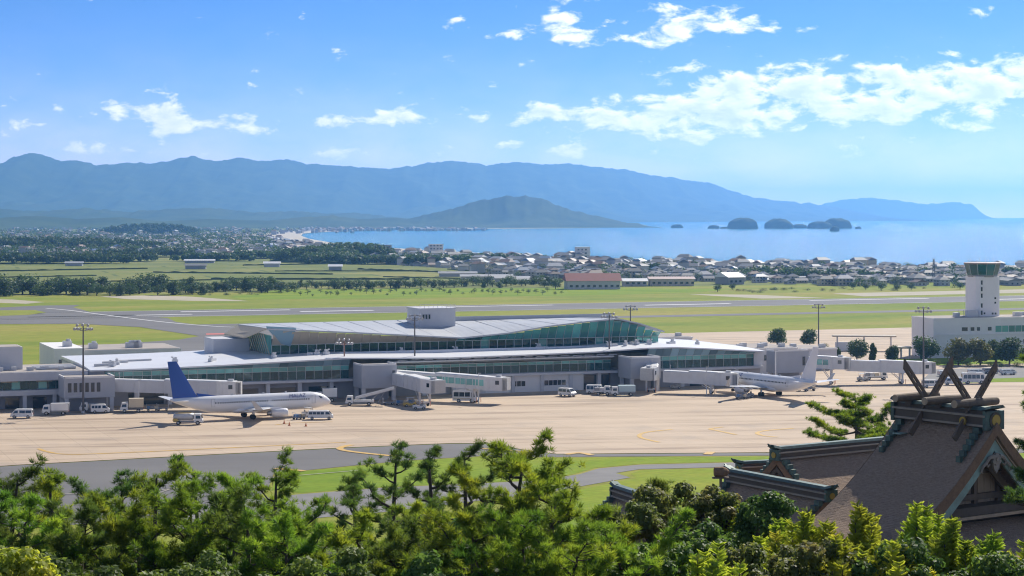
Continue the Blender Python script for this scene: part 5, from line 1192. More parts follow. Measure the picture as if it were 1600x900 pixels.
# hedge lines and tracks dividing the fields
M_hedge = mat('hedge_line', (.055,.085,.028), rough=.95, var=.8, scale=.2, col2=(.10,.12,.04))
for k, (a, b, h_) in enumerate((((0,424),(230,420),1.0),((0,434),(150,431),.8),((240,426),(520,429),1.0),((560,421),(760,428),1.0),((330,437),(640,437),1.2),((600,433),(730,436),.8),((100,441),(330,438),.8),((430,424),(640,424),.8),((380,415),(500,413),1.0),((740,424),(700,421),.8))):
    p, q = Vector(G(*a)), Vector(G(*b)); d = (q-p); L = d.length; n_ = int(L/3); rz = math.atan2(d.y, d.x); nn = Vector((-d.y, d.x, 0)).normalized(); rings = []
    for i in range(n_+1):
        c = p+d*i/n_; w = 1.1+.5*mnoise.noise(Vector((i*.5, k, 0))); z = h_*(1+.6*mnoise.noise(Vector((i*.4, k, 5)))); rings.append([tuple(c-nn*w), tuple(c-nn*w*.7+Vector((0,0,z))), tuple(c+nn*w*.7+Vector((0,0,z*.9))), tuple(c+nn*w)])
    o = MB().loft(rings).build('hedge', M_hedge, fixn=True); tag(o, f'{ORD(k+1)} listed low dark hedge line dividing the fields left of the bay' if 0 else ('low dark hedge line between the fields, '+('far left upper','far left lower','below the pale shed','right of the knolls','behind the windbreak, long','behind the windbreak, short','left behind the windbreak','in front of the knolls','beside the farm barns','at the fields\' right corner')[k]), 'hedge', 'hedge lines between the fields')
# ================================================================== SHRINE ROOFS ON THE HILLSIDE
def thatch_material():
    m = mat('bark_thatch', (.10,.075,.06), rough=.95, spec=.15); n, l = nodes_of(m); b = n['Principled BSDF']
    t = n.new('ShaderNodeTexCoord'); mp = n.new('ShaderNodeMapping'); mp.inputs['Scale'].default_value = (1,2.2,2.2); l.new(t.outputs['Object'], mp.inputs[0])
    a = n.new('ShaderNodeTexNoise'); a.inputs['Scale'].default_value = 5.0; a.inputs['Detail'].default_value = 10; a.inputs['Roughness'].default_value = .72; l.new(mp.outputs[0], a.inputs['Vector'])
    c = n.new('ShaderNodeTexNoise'); c.inputs['Scale'].default_value = .45; c.inputs['Detail'].default_value = 6; l.new(t.outputs['Object'], c.inputs['Vector'])
    r = n.new('ShaderNodeValToRGB'); e = r.color_ramp.elements; e[0].position = .36; e[0].color = (.22,.145,.10,1); e[1].position = .66; e[1].color = (.52,.395,.29,1); l.new(a.outputs[0], r.inputs[0])
    x = n.new('ShaderNodeMix'); x.data_type = 'RGBA'; l.new(c.outputs[0], x.inputs[0]); l.new(r.outputs[0], x.inputs[6]); x.inputs[7].default_value = (.36,.27,.20,1); l.new(x.outputs[2], b.inputs['Base Color'])
    w = n.new('ShaderNodeTexWave'); w.wave_type = 'BANDS'; w.bands_direction = 'Z'; w.inputs['Scale'].default_value = 5.0; w.inputs['Distortion'].default_value = 3; w.inputs['Detail'].default_value = 3; w.inputs['Detail Scale'].default_value = 2; l.new(t.outputs['Object'], w.inputs['Vector'])
    ad = n.new('ShaderNodeMath'); ad.operation = 'MULTIPLY_ADD'; ad.inputs[1].default_value = .12; l.new(w.outputs[1], ad.inputs[0]); l.new(a.outputs[0], ad.inputs[2])
    bp = n.new('ShaderNodeBump'); bp.inputs['Strength'].default_value = .9; bp.inputs['Distance'].default_value = .09; l.new(ad.outputs[0], bp.inputs['Height']); l.new(bp.outputs[0], b.inputs['Normal']); return m
M_th = thatch_material()
M_thv = mat('thatch_edge', (.30,.185,.105), rough=.95, var=.8, scale=5, col2=(.19,.12,.075), bump=.6)
M_wood = mat('weathered_wood', (.22,.165,.12), rough=.85, var=.8, scale=2.5, col2=(.12,.095,.072), bump=.4, stretch=(1,1,.3))
M_woodd = mat('dark_wood', (.10,.08,.062), rough=.8, var=.6, scale=2, col2=(.15,.12,.09), bump=.3)
M_woodl = mat('pale_wood', (.50,.38,.26), rough=.85, var=.8, scale=3, col2=(.36,.28,.20), stretch=(1,1,.3))
M_cop = mat('verdigris', (.34,.52,.46), rough=.75, var=.9, scale=1.6, col2=(.24,.29,.24), detail=8, bump=.3)
M_copd = mat('dark_copper', (.06,.085,.075), rough=.5, var=.8, scale=2.5, col2=(.10,.19,.165), metal=.2)
M_gold = mat('aged_gold', (.42,.30,.07), rough=.45, metal=.5)
M_line = mat('pale_trim', (.36,.31,.25), rough=.7, var=.6, scale=2, col2=(.24,.20,.16))
PROF = [(0,0),(.5,.56),(1,1.05),(2,2.0),(3,2.85),(4,3.62),(5,4.3),(6,4.9),(7,5.4),(8,5.85)]
def thatch_roof(t, x0, x1, prof, th, name='thatch'):
    """concave thatched slopes on both sides of a ridge along local x; th = thickness"""
    n = len(prof); xs_ = np.linspace(x0, x1, 9)
    for s in (-1, 1):
        top = [(s*y, -d) for y, d in prof]; bot = [(s*y*.985, -d-th) for y, d in prof]
        rings = []
        for x in xs_: 
            e = max(0, (abs(x-(x0+x1)/2)/((x1-x0)/2))-.75)*.5      # verge swells slightly
            rings.append([(x, y, z+e) for y, z in top]+[(x, y, z+e) for y, z in reversed(bot)])
        MB().loft(rings).build(name, M_th, t, smooth=False, fixn=True)
        for xe, d in ((x0,-.03),(x1,.03)):
            q = [(xe+d, y, z+.13) for y, z in top]; q2 = [(xe+d, y, z+.10-th*0) for y, z in bot]
            MB().add(q+q2, [(i, i+1, n+i+1, n+i) for i in range(n-1)]).build('thatch_edge', M_thv, t)
def slopez(prof, y): return -float(np.interp(abs(y), [p[0] for p in prof], [p[1] for p in prof]))
def board_along(t, name, m, x, prof, off0, off1, s, thick=.16, y0=.0, y1=None):
    """board following the gable slope, between off0 and off1 below the roof line"""
    pts = [(y, d) for y, d in prof if y >= y0 and (y1 is None or y <= y1)]
    A = [(x, s*y, -d-off0) for y, d in pts]; B = [(x, s*y, -d-off1) for y, d in pts]; k = len(pts)
    A2 = [(x-thick, y, z) for _, y, z in A]; B2 = [(x-thick, y, z) for _, y, z in B]
    vs = A+B+A2+B2; fs = []
    for i in range(k-1): fs += [(i,i+1,k+i+1,k+i), (2*k+i,3*k+i,3*k+i+1,2*k+i+1), (i,2*k+i,2*k+i+1,i+1), (k+i,k+i+1,3*k+i+1,3*k+i)]
    fs += [(0,k,3*k,2*k), (k-1,3*k-1,4*k-1,2*k-1)]
    return MB().add(vs, fs).build(name, m, t, fixn=True)
def ridge_box(t, x0, x1, w, h, base, caps=True):
    r = MB().box(((x0+x1)/2,0,base+h*.30), (x1-x0,w,h*.6)).build('ridge_box', M_woodd, t)
    MB().box(((x0+x1)/2,0,base+h*.64), (x1-x0+.2,w+.22,h*.12)).build('ridge_ledge', M_line, r)
    MB().box(((x0+x1)/2,0,base+h*.80), (x1-x0-.1,w*.72,h*.30)).build('ridge_cap', M_woodd, r)
    MB().loft([[(x, y, base+h*.95+z+(.14 if k in (0,3) else 0)) for y, z in ((-w*.5,0),(w*.5,0),(w*.34,.14),(-w*.34,.14))] for k, x in enumerate((x0-.35,x0+.2,x1-.2,x1+.35))]).build('ridge_top', M_copd, r, fixn=True)
    for s in (-1, 1): MB().box(((x0+x1)/2,s*(w*.5+.03),base+h*.10), (x1-x0+.1,.07,.10)).build('ridge_trim', M_line, r)
    return r
def ridge_foot(t, x, prof, s, n=5, m=None):
    """stepped copper tiles running down from the ridge end"""
    for i in range(n):
        y = .55+i*.26; MB().box((x, s*y, slopez(prof, y)+.30-.02*i), (.42-.03*i,.24,.30)).build('ridge_foot_tile', m or M_copd, t)
def shrine(name, label, near, far, z, prof, th, gable=True, cat='shrine'):
    """near, far: ground points under the two ridge ends; local x runs from far to near"""
    d = Vector((near[0]-far[0], near[1]-far[1])); L = d.length
    t = thing(name, label, cat, (near[0], near[1], z), math.atan2(d.y, d.x)); return t, L
D0 = 100.0
n0 = RAY(1547, 663, D0); zr_ = n0[2]; f0 = RAY(1412, 648, 104.8)
Sx, LS = shrine('shrine_hall', 'bark-thatched shrine hall with crossed roof finials and verdigris gable boards', n0[:2], f0[:2], zr_, PROF, .75)
Sx.location.z = zr_
thatch_roof(Sx, -LS-.25, .45, PROF, .62)
# verge: copper-clad barge boards under the thatch
for s in (-1, 1):
    board_along(Sx, 'barge_board', M_cop, .28, PROF, .66, 1.30, s, .14); board_along(Sx, 'barge_board_edge', M_woodl, .36, PROF, .60, .70, s, .22); board_along(Sx, 'barge_board_back', M_cop, -LS-.0, PROF, .66, 1.3, s, .14)
    board_along(Sx, 'inner_board', M_wood, -.55, PROF, 1.25, 1.75, s, .14, y0=.3, y1=7)
# gable wall: planks, posts and beams, set back under the verge
XG = -1.15; zb = -4.7
for i in range(-16, 17):
    y = i*.235; zt = slopez(PROF, abs(y)+.12)-.7
    if zt-zb < .15: continue
    MB().box((XG-.02*(i % 2), y, (zt+zb)/2), (.08,.222,zt-zb)).build('plank', M_woodl, Sx)
for z, h_, w_ in ((-2.45,.26,4.4),(-3.75,.30,7.2)): MB().box((XG+.14,0,z), (.24,w_,h_)).build('beam', M_wood, Sx)
for y in (-1.75,0,1.75): MB().box((XG+.12,y,(slopez(PROF,y)-.9+zb)/2), (.2,.24,slopez(PROF,y)-.9-zb)).build('post', M_wood, Sx)
MB().box((XG+.5,0,-4.30), (1.0,8.4,.42)).build('gable_void_beam', M_woodd, Sx); MB().box((XG+.9,0,-4.62), (.3,8.8,.16)).build('gable_sill', M_woodl, Sx)
for y in (-3.9,3.9): MB().cyl((XG+1.0,y,-4.35), .26, .5, 12, axis='x').build('bracket_end', M_line, Sx); MB().box((XG+.75,y*.62,-4.0), (.5,.34,.9)).build('bracket', M_wood, Sx)
# hanging gable ornament: carved scrolls round a six-lobed boss
g = MB()
for k in range(6): a = k*PI/3; g.cyl((.40,.20*math.sin(a),-1.72+.20*math.cos(a)), .13, .14, 10, axis='x')
g.cyl((.44,0,-1.72), .10, .16, 8, axis='x'); g.loft([[(.33+dx_,y,z) for y, z in ((0,-1.45),(.26,-1.75),(.20,-2.15),(0,-2.42),(-.20,-2.15),(-.26,-1.75))] for dx_ in (0,.10)])
for s in (-1,1):
    g.tube([(.40,s*.22,-1.55),(.40,s*.5,-1.62),(.40,s*.72,-1.85),(.40,s*.62,-2.05),(.40,s*.48,-1.95)], [.11,.10,.08,.06,.04], 7); g.tube([(.40,s*.7,-1.85),(.40,s*.95,-2.0),(.40,s*1.12,-2.28),(.40,s*1.0,-2.36)], [.08,.08,.06,.04], 7)
g.build('gable_ornament', M_line, Sx, fixn=True)
# ridge
rb = ridge_box(Sx, -LS-.1, .15, 1.15, .90, -.14)
for s in (-1, 1):
    ridge_foot(Sx, -.35, PROF, s, 6); ridge_foot(Sx, -LS+.25, PROF, s, 6)
MB().box((-LS+.75,-.95,slopez(PROF,.95)+.16), (.55,.75,.05)).build('copper_plate', M_cop, Sx).rotation_euler = (0,0,0)
for xe, dd in ((.22,1),(-LS-.18,-1)):
    MB().box((xe,0,.22), (.22,1.35,.95)).build('ridge_end_board', M_copd, Sx); MB().cyl((xe+dd*.14,0,.22), .30, .10, 18, axis='x').build('medallion', M_gold, Sx); MB().cyl((xe+dd*.12,0,.22), .42, .08, 18, axis='x').build('medallion_rim', M_woodd, Sx)
for y in (-.78,.78): MB().cyl((-1.1,y,.12), .22, .06, 14, axis='y').build('side_medallion', M_gold, Sx)
# logs lying across the ridge
for x in (-LS+.9,-LS*.5,-.95):
    lg = MB().tube([(x,-1.55,1.02),(x,0,1.02),(x,1.55,1.02)], [.20,.235,.20], 14).build('ridge_log', M_wood, Sx); MB().cyl((x,-1.57,1.02), .20, .04, 12, axis='y').cyl((x,1.57,1.02), .20, .04, 12, axis='y').build('log_end', M_woodl, lg)
    MB().box((x,0,.74), (.35,1.3,.18)).build('log_cradle', M_woodd, Sx)
# crossed finials: planks with slots, one pair near each ridge end
def finial(x, s, dx_):
    y0, z0, y1, z1 = -s*1.45, -.75, s*1.60, 2.72
    d = Vector((0,y1-y0,z1-z0)); L_ = d.length; a = math.atan2(d.z, d.y); w, th = .36, .12; mb = MB()
    cuts = [(.60,.70),(.74,.83),(.87,.94)]
    rail = .13
    def piece(t0, t1, o0, o1):
        c, sn = math.cos(a), math.sin(a); vs = []
        for xx in (x+dx_-th/2, x+dx_+th/2):
            for (tt, oo) in ((t0,o0),(t1,o0),(t1,o1),(t0,o1)): u = tt*L_; vs.append((xx, y0+u*c-oo*sn, z0+u*sn+oo*c))
        mb.add(vs, [(0,1,2,3),(7,6,5,4),(0,4,5,1),(1,5,6,2),(2,6,7,3),(3,7,4,0)])
    piece(0, 1, -w/2, -w/2+rail); piece(0, 1, w/2-rail, w/2)
    e = [0]+[q for c_ in cuts for q in c_]+[1]
    for i in range(0, len(e), 2): piece(e[i], e[i+1], -w/2+rail, w/2-rail)
    c, sn = math.cos(a), math.sin(a); tip = []                       # slanted tip, cut upright
    for xx in (x+dx_-th/2, x+dx_+th/2):
        for (uu_, oo) in ((L_,-w/2),(L_,w/2),(L_+.34,s*w/2)): tip.append((xx, y0+uu_*c-oo*sn, z0+uu_*sn+oo*c))
    mb.add(tip, [(0,1,2),(5,4,3),(0,3,4,1),(1,4,5,2),(2,5,3,0)])
    mb.build('roof_finial', M_woodd if 0 else M_wood, Sx, fixn=True)
for x in (-LS+1.75,-1.15):
    finial(x, 1, .085); finial(x, -1, -.085)
# pent roof below the gable and the body of the hall
pr = MB()
zp = -5.0
for k, (dx0, dx1, z0_, z1_) in enumerate(((XG+.2,2.9,zp,zp-1.25),)):
    pr.loft([[(dx0+(dx1-dx0)*t_, y, z0_+(z1_-z0_)*(t_**.8)+.25*max(0,(abs(y)-5)/2.5)**2) for y in np.linspace(-7.2,7.2,15)] for t_ in np.linspace(0,1,7)], closed=False, cap=False)
    pr.loft([[(dx0+(dx1-dx0)*t_, y, z0_-.5+(z1_-z0_)*(t_**.8)+.25*max(0,(abs(y)-5)/2.5)**2) for y in np.linspace(-7.2,7.2,15)] for t_ in np.linspace(1,0,7)], closed=False, cap=False)
pr.build('pent_roof', M_th, Sx)
MB().box((2.95,0,zp-1.52), (.16,14.6,.52)).build('pent_roof_edge', M_thv, Sx); MB().box((2.75,0,zp-1.95), (.14,14.0,.26)).build('eave_board', M_cop, Sx)
zg = hill_z(n0[0], n0[1])-zr_-1.5
MB().span((-LS-.2,-5.6,zg),(XG-.2,5.6,-4.9)).build('hall_wall', M_wood, Sx); MB().span((-LS,-5.2,-4.95),(XG-.12,5.2,-3.2)).build('upper_wall', M_woodd, Sx) if 0 else None
for y in (-6.2,-3,0,3,6.2): MB().cyl((2.0,y,(zg+zp-1.6)/2), .22, zp-1.6-zg, 10).build('porch_post', M_woodd, Sx)
MB().span((XG-.2,-6.4,zg),(1.0,6.4,zp-1.4)).build('porch_wall', M_woodd, Sx)

# side halls with their own thatched roofs
def side_hall(label, l0, l1, z, hw_, drop, th, near_first=True):
    """l0,l1 ridge ends (x,y)"""
    d = Vector((l1[0]-l0[0], l1[1]-l0[1])); L = d.length
    t = thing('side_hall', label, 'shrine', (l0[0], l0[1], z), math.atan2(d.y, d.x))
    prof = [(0,0)]+[(hw_*k/7, drop*(1-(1-k/7)**1.28)) for k in range(1,8)]
    thatch_roof(t, -.4, L+.4, prof, th); ridge_box(t, -.5, L+.5, .62, .62, -.06)
    for s in (-1, 1):
        for xe, q in ((-.28,.14),(L+.36,.14)): board_along(t, 'barge_board', M_woodd, xe, prof, th+.02, th+.32, s, q)
        ridge_foot(t, -.2, prof, s, 4); ridge_foot(t, L+.2, prof, s, 4)
    for xe, dd in ((-.55,-1),(L+.55,1)): MB().box((xe,0,.20), (.18,.75,.62)).build('ridge_end_board', M_copd, t); MB().cyl((xe+dd*.1,0,.2), .17, .07, 14, axis='x').build('medallion', M_gold, t); MB().tube([(xe-dd*.2,0,.58),(xe+dd*.3,0,.66),(xe+dd*.55,0,.86)], [.14,.11,.04], 6).build('ridge_horn', M_copd, t)
    zg_ = hill_z(l0[0], l0[1])-z-2.0
    MB().span((.3,-hw_*.72,zg_),(L-.3,hw_*.72,-drop*.80)).build('wall', M_wood, t)
    for xe in (.2,L-.2): MB().add([(xe,-hw_*.7,-drop*.8),(xe,hw_*.7,-drop*.8),(xe,0,-th-.2)], [(0,1,2)]).build('gable_wall', M_woodl, t)
    return t
def ridge_pt(px, py, z): D = (H-z)*F/(py-YH); return ((px-800)*D/F, D)
side_hall('thatched side hall behind the crossed finials, long dark ridge', ridge_pt(1222,703,29.6), ridge_pt(1410,685.5,29.6), 29.15, 4.6, 3.3, .45)
side_hall('low thatched roof nearest the bushes with pale-lined sloping ridge', ridge_pt(1150,738,28.6), ridge_pt(1288,764,28.6), 28.1, 4.4, 3.1, .40)
side_hall('farther small roof with bluish ridge between the two thatched side roofs', ridge_pt(1168,727,27.9), ridge_pt(1290,721,27.9), 27.5, 3.0, 2.0, .35)
side_hall('small dark green-copper roof corner among the bushes left of the shrine', ridge_pt(968,768,26.6), ridge_pt(1004,780,26.6), 26.3, 1.7, 1.2, .25)
# brown drum-shaped box on a post beside the roofs
p = RAY(1126, 738, 96); t = thing('box_post', 'brown drum-shaped box on a wooden post left of the thatched roofs', 'bell', (p[0], p[1], p[2])); zg_ = hill_z(p[0], p[1])-p[2]-.3
MB().tube([(0,0,zg_),(0,0,-.2)], .07, 6).build('post', M_wood, t); MB().loft([[(x, r*math.cos(a), .02+r*math.sin(a)) for a in np.linspace(0,2*PI,12,endpoint=False)] for x, r in ((-.33,.16),(-.28,.24),(.12,.26),(.3,.18),(.42,.05))]).build('drum', M_thv, t, fixn=True); MB().box((0,0,-.26), (.8,.3,.07)).build('rest', M_wood, t)
# ================================================================== FOREGROUND TREES
def leaf_bsdf(name, c1, c2, c3, trans, rough, scale, ov=.2):
    m = mat(name, c1, rough=rough, spec=.35); n, l = nodes_of(m); b = n['Principled BSDF']
    t = n.new('ShaderNodeTexCoord'); a = n.new('ShaderNodeTexNoise'); a.inputs['Scale'].default_value = scale; a.inputs['Detail'].default_value = 4; l.new(t.outputs['Object'], a.inputs['Vector'])
    r = n.new('ShaderNodeValToRGB'); e = r.color_ramp.elements; e[0].position = .33; e[0].color = (*c1,1); e[1].position = .68; e[1].color = (*c3,1); k = e.new(.5); k.color = (*c2,1); l.new(a.outputs[0], r.inputs[0])
    oi = n.new('ShaderNodeObjectInfo'); hs = n.new('ShaderNodeHueSaturation'); q = n.new('ShaderNodeMapRange'); q.inputs[3].default_value = 1-ov; q.inputs[4].default_value = 1+ov; l.new(oi.outputs['Random'], q.inputs[0]); l.new(q.outputs[0], hs.inputs['Value']); l.new(r.outputs[0], hs.inputs['Color'])
    qh = n.new('ShaderNodeMapRange'); qh.inputs[3].default_value = .485; qh.inputs[4].default_value = .525; wn_ = n.new('ShaderNodeMath'); wn_.operation = 'FRACT'; wm_ = n.new('ShaderNodeMath'); wm_.operation = 'MULTIPLY'; wm_.inputs[1].default_value = 7.3; l.new(oi.outputs['Random'], wm_.inputs[0]); l.new(wm_.outputs[0], wn_.inputs[0]); l.new(wn_.outputs[0], qh.inputs[0]); l.new(qh.outputs[0], hs.inputs['Hue']); hs.inputs['Saturation'].default_value = .93
    l.new(hs.outputs[0], b.inputs['Base Color'])
    tr = n.new('ShaderNodeBsdfTranslucent'); h2 = n.new('ShaderNodeHueSaturation'); h2.inputs['Hue'].default_value = .482; h2.inputs['Saturation'].default_value = 1.1; h2.inputs['Value'].default_value = 1.9; l.new(hs.outputs[0], h2.inputs['Color']); l.new(h2.outputs[0], tr.inputs[0])
    mx = n.new('ShaderNodeMixShader'); mx.inputs[0].default_value = trans; l.new(b.outputs[0], mx.inputs[1]); l.new(tr.outputs[0], mx.inputs[2]); l.new(mx.outputs[0], n['Material Output'].inputs[0]); return m
M_pine = leaf_bsdf('pine_needles', (.066,.138,.018), (.130,.218,.022), (.245,.310,.030), .54, .55, 1.1)
M_pined = leaf_bsdf('pine_needles_dark', (.040,.092,.019), (.074,.138,.023), (.140,.208,.029), .48, .55, 1.1)
M_shrub = leaf_bsdf('shrub_leaves', (.085,.125,.028), (.13,.165,.036), (.22,.20,.06), .42, .6, 1.3)
M_shrubg = leaf_bsdf('glossy_leaves', (.060,.120,.024), (.10,.17,.03), (.165,.23,.04), .42, .6, 1.5)
M_feath = leaf_bsdf('feathery_sprays', (.22,.31,.030), (.32,.39,.04), (.44,.45,.055), .5, .6, .9, .12)
M_barkp = mat('pine_bark', (.10,.078,.062), rough=.95, var=.9, scale=4, col2=(.045,.037,.032), bump=1.0, stretch=(1,1,.4))
def tufts_mesh(P, A, n, ln, wd, m, spread=.85):
    """needle tufts at points P with axes A: every needle one slim triangle"""
    k = len(P); c = np.repeat(P, n, 0); a = np.repeat(A, n, 0); d = a*.75+rnd_unit(k*n)*spread; d /= np.linalg.norm(d, axis=1, keepdims=True)
    L = ln*(.65+.55*rng.random(k*n))[:,None]; s = np.cross(d, rnd_unit(k*n)); s /= np.linalg.norm(s, axis=1, keepdims=True)
    base = c+d*L*.06; w = wd*(.8+.4*rng.random(k*n))[:,None]
    v = np.stack([base+d*L*.42-s*w, base+d*L*.42+s*w, base+d*L, base], 1).reshape(-1,3)
    i = np.arange(k*n)*4
    return raw_mesh('crown', v, np.stack([i+3, i, i+2, i+1], 1), m, quads=True)
def pine(label, loc, height, spread, seed, m=None, crown=.62, n_limb=20, lean=(0,0), needles=34, tuft=1.0, dens=1.0, down=14, group=None, top_flat=.35, flatp=1.0):
    """open-crowned pine: local z=0 at crown foot region; trunk runs on down into the hillside"""
    rs = np.random.default_rng(seed); t = thing('pine_tree', label, 'tree', loc, 0, group)
    pts = []; k = 9
    for i in range(k+1):
        q = i/k; pts.append((lean[0]*q*q+.25*math.sin(q*4+seed)*height*.05, lean[1]*q*q+.2*math.cos(q*5+seed*2)*height*.05, height*q))
    r0 = .020*height+.06; tr = MB(); tr.tube([(pts[0][0], pts[0][1], -down)]+pts, [r0*1.5]+[r0*(1-.86*i/k) for i in range(k+1)], 9)
    P, A = [], []
    axis = lambda q: Vector([np.interp(q, np.linspace(0,1,k+1), [p[j] for p in pts]) for j in range(3)])
    for j in range(n_limb):
        q = 1-crown*(1-(j+.5)/n_limb)**.9; q = min(.985, max(.12, q+rs.uniform(-.02,.02))); az_ = j*2.399+rs.uniform(-.5,.5); rel = (1-q)/crown
        L = spread*(top_flat+(1-top_flat)*min(1, rel*1.5))*rs.uniform(.6,1.1)
        o = axis(q); dirv = Vector((math.cos(az_), math.sin(az_), 0)); rise = (rs.uniform(.05,.40)+.55*(1-rel)**2)*flatp
        ctrl = [o+dirv*(L*s_)+Vector((0,0,L*(rise*s_-.10*math.sin(s_*PI)+.12*s_**3)))+Vector((rs.normal()*.06,rs.normal()*.06,rs.normal()*.04))*L*(s_ > 0) for s_ in (0,.25,.5,.75,1)]
        rb_ = max(.018, r0*.42*(L/spread)); tr.tube(ctrl, [rb_,rb_*.8,rb_*.6,rb_*.4,.012], 6)
        nt_ = max(5, int(11*dens*L/1.6))
        for b in range(nt_):
            s_ = .25+.75*(b+rs.random())/nt_; c = Vector([np.interp(s_, (0,.25,.5,.75,1), [p[i] for p in ctrl]) for i in range(3)])
            side = rs.choice((-1,1)); ang = az_+side*rs.uniform(.3,1.3); tl = L*rs.uniform(.12,.36)*(1.15-.5*s_)
            e = c+Vector((math.cos(ang)*tl, math.sin(ang)*tl, tl*rs.uniform(.10,.75)*flatp)); tr.tube([c, (c+e)/2+Vector((0,0,-.03*tl)), e], [.016,.011,.006], 4, cap=False)
            for w in range(int(rs.integers(4,8))):
                f_ = rs.uniform(.35,1.0); pp = c+(e-c)*f_+Vector((rs.normal(),rs.normal(),abs(rs.normal())*.6))*.11*tuft
                ax = Vector((math.cos(ang)*.5+rs.normal()*.35, math.sin(ang)*.5+rs.normal()*.35, .95)).normalized(); P.append(pp); A.append(ax)
        for w in range(4): P.append(ctrl[-1]+Vector((rs.normal(),rs.normal(),rs.normal()))*.07); A.append(Vector((dirv.x,dirv.y,.9)).normalized())
    for w in range(12): P.append(Vector(pts[-1])+Vector((rs.normal()*.14,rs.normal()*.14,rs.uniform(-.3,.1)))); A.append(Vector((rs.normal()*.4,rs.normal()*.4,1)).normalized())
    zmax = np.sort([p_[2] for p_ in P])[-max(3, len(P)//60)]+.05; t.location.z += height-zmax      # crown tip, not trunk tip, at the asked height
    tr.build('trunk', M_barkp, t, smooth=True)
    link('crown', tufts_mesh(np.array(P), np.array(A), needles, .185*tuft, .0080*tuft, m or M_pine), t); return t
def leafy(name, label, loc, clumps, n, size, m, stems=5, down=10, group=None, cat='bush', shell=.6):
    t = thing(name, label, cat, loc, 0, group); cs = [c[:3] for c in clumps]; rd = [c[3:] for c in clumps]
    v, f = leaf_cloud(cs, rd, n, size, flat=1.15, shell=shell, up=.5); link('crown', raw_mesh('crown', v, f, m, quads=True), t)
    mb = MB()
    for c in clumps[:stems]: mb.tube([(0,0,-down),(c[0]*.3,c[1]*.3,-1.2),(c[0]*.8,c[1]*.8,c[2]-c[5]*.2),(c[0],c[1],c[2]+c[5]*.5)], [.16,.11,.06,.02], 6)
    mb.build('trunk', M_barkp, t, smooth=True); return t
def rclumps(n, rx, ry, rz, q, seed):
    rs = np.random.default_rng(seed); out = []
    for _ in range(n):
        a = rs.random()*2*PI; r = rs.random()**.5; s = q*rs.uniform(.6,1.15); x, y = rx*r*math.cos(a), ry*r*math.sin(a); out.append((x, y, rz*(1-r*r)*rs.uniform(.7,1.1)-rz*.3*rs.random(), s, s, s*.8))
    return out
def feathery(label, loc, n_lead, spread, hgt, seed, m=None, group=None, down=10):
    """young conifer with plume-like upright leaders of flat sprays"""
    rs = np.random.default_rng(seed); t = thing('feathery_conifer', label, 'tree', loc, 0, group); V = []; mb = MB()
    for k in range(n_lead):
        a = rs.random()*2*PI; r = spread*rs.random()**.6 if k else 0; bx, by = r*math.cos(a), r*math.sin(a); h_ = hgt*(1-.45*(r/spread)**1.3)*rs.uniform(.75,1.08) if k else hgt; z0 = -.8
        mb.tube([(bx*.4,by*.4,-down if k < 4 else -2),(bx,by,z0),(bx*1.06,by*1.06,h_)], [.07,.035,.008], 5)
        ns = int(46*h_/1.6)
        for s in range(ns):
            q = s/ns; z = z0+(h_-z0)*q; ang = s*2.4+rs.uniform(-.3,.3); L = (.55*(1-q)**.8+.05)*rs.uniform(.75,1.15); up = .55+.5*q
            d = np.array((math.cos(ang), math.sin(ang), up)); d /= np.linalg.norm(d); o = np.array((bx*(1+.06*q), by*(1+.06*q), z)); sd = np.cross(d, (0,0,1)); sd /= np.linalg.norm(sd)
            nl = 9
            for j in range(nl):
                f_ = (j+1)/nl; c = o+d*L*f_+np.array((0,0,-.10*L*f_*f_)); ll = (.16*(1-.75*f_)+.035)*(.8+.4*rs.random())
                for sg in (-1, 1):
                    e = c+(sd*sg*.85+d*.75+np.array((0,0,rs.normal()*.15)))*ll; w = d*.020+np.array((0,0,.012)); V.append((c-w, e-w*.2, e+w*.5, c+w))
    V = np.array(V).reshape(-1,3); link('crown', raw_mesh('crown', V, np.arange(len(V)).reshape(-1,4), m or M_feath, quads=True), t); mb.build('trunk', M_barkp, t, smooth=True); return t
def top_at(px, py, D, height): p = RAY(px, py, D); return (p[0], p[1], p[2]-height)
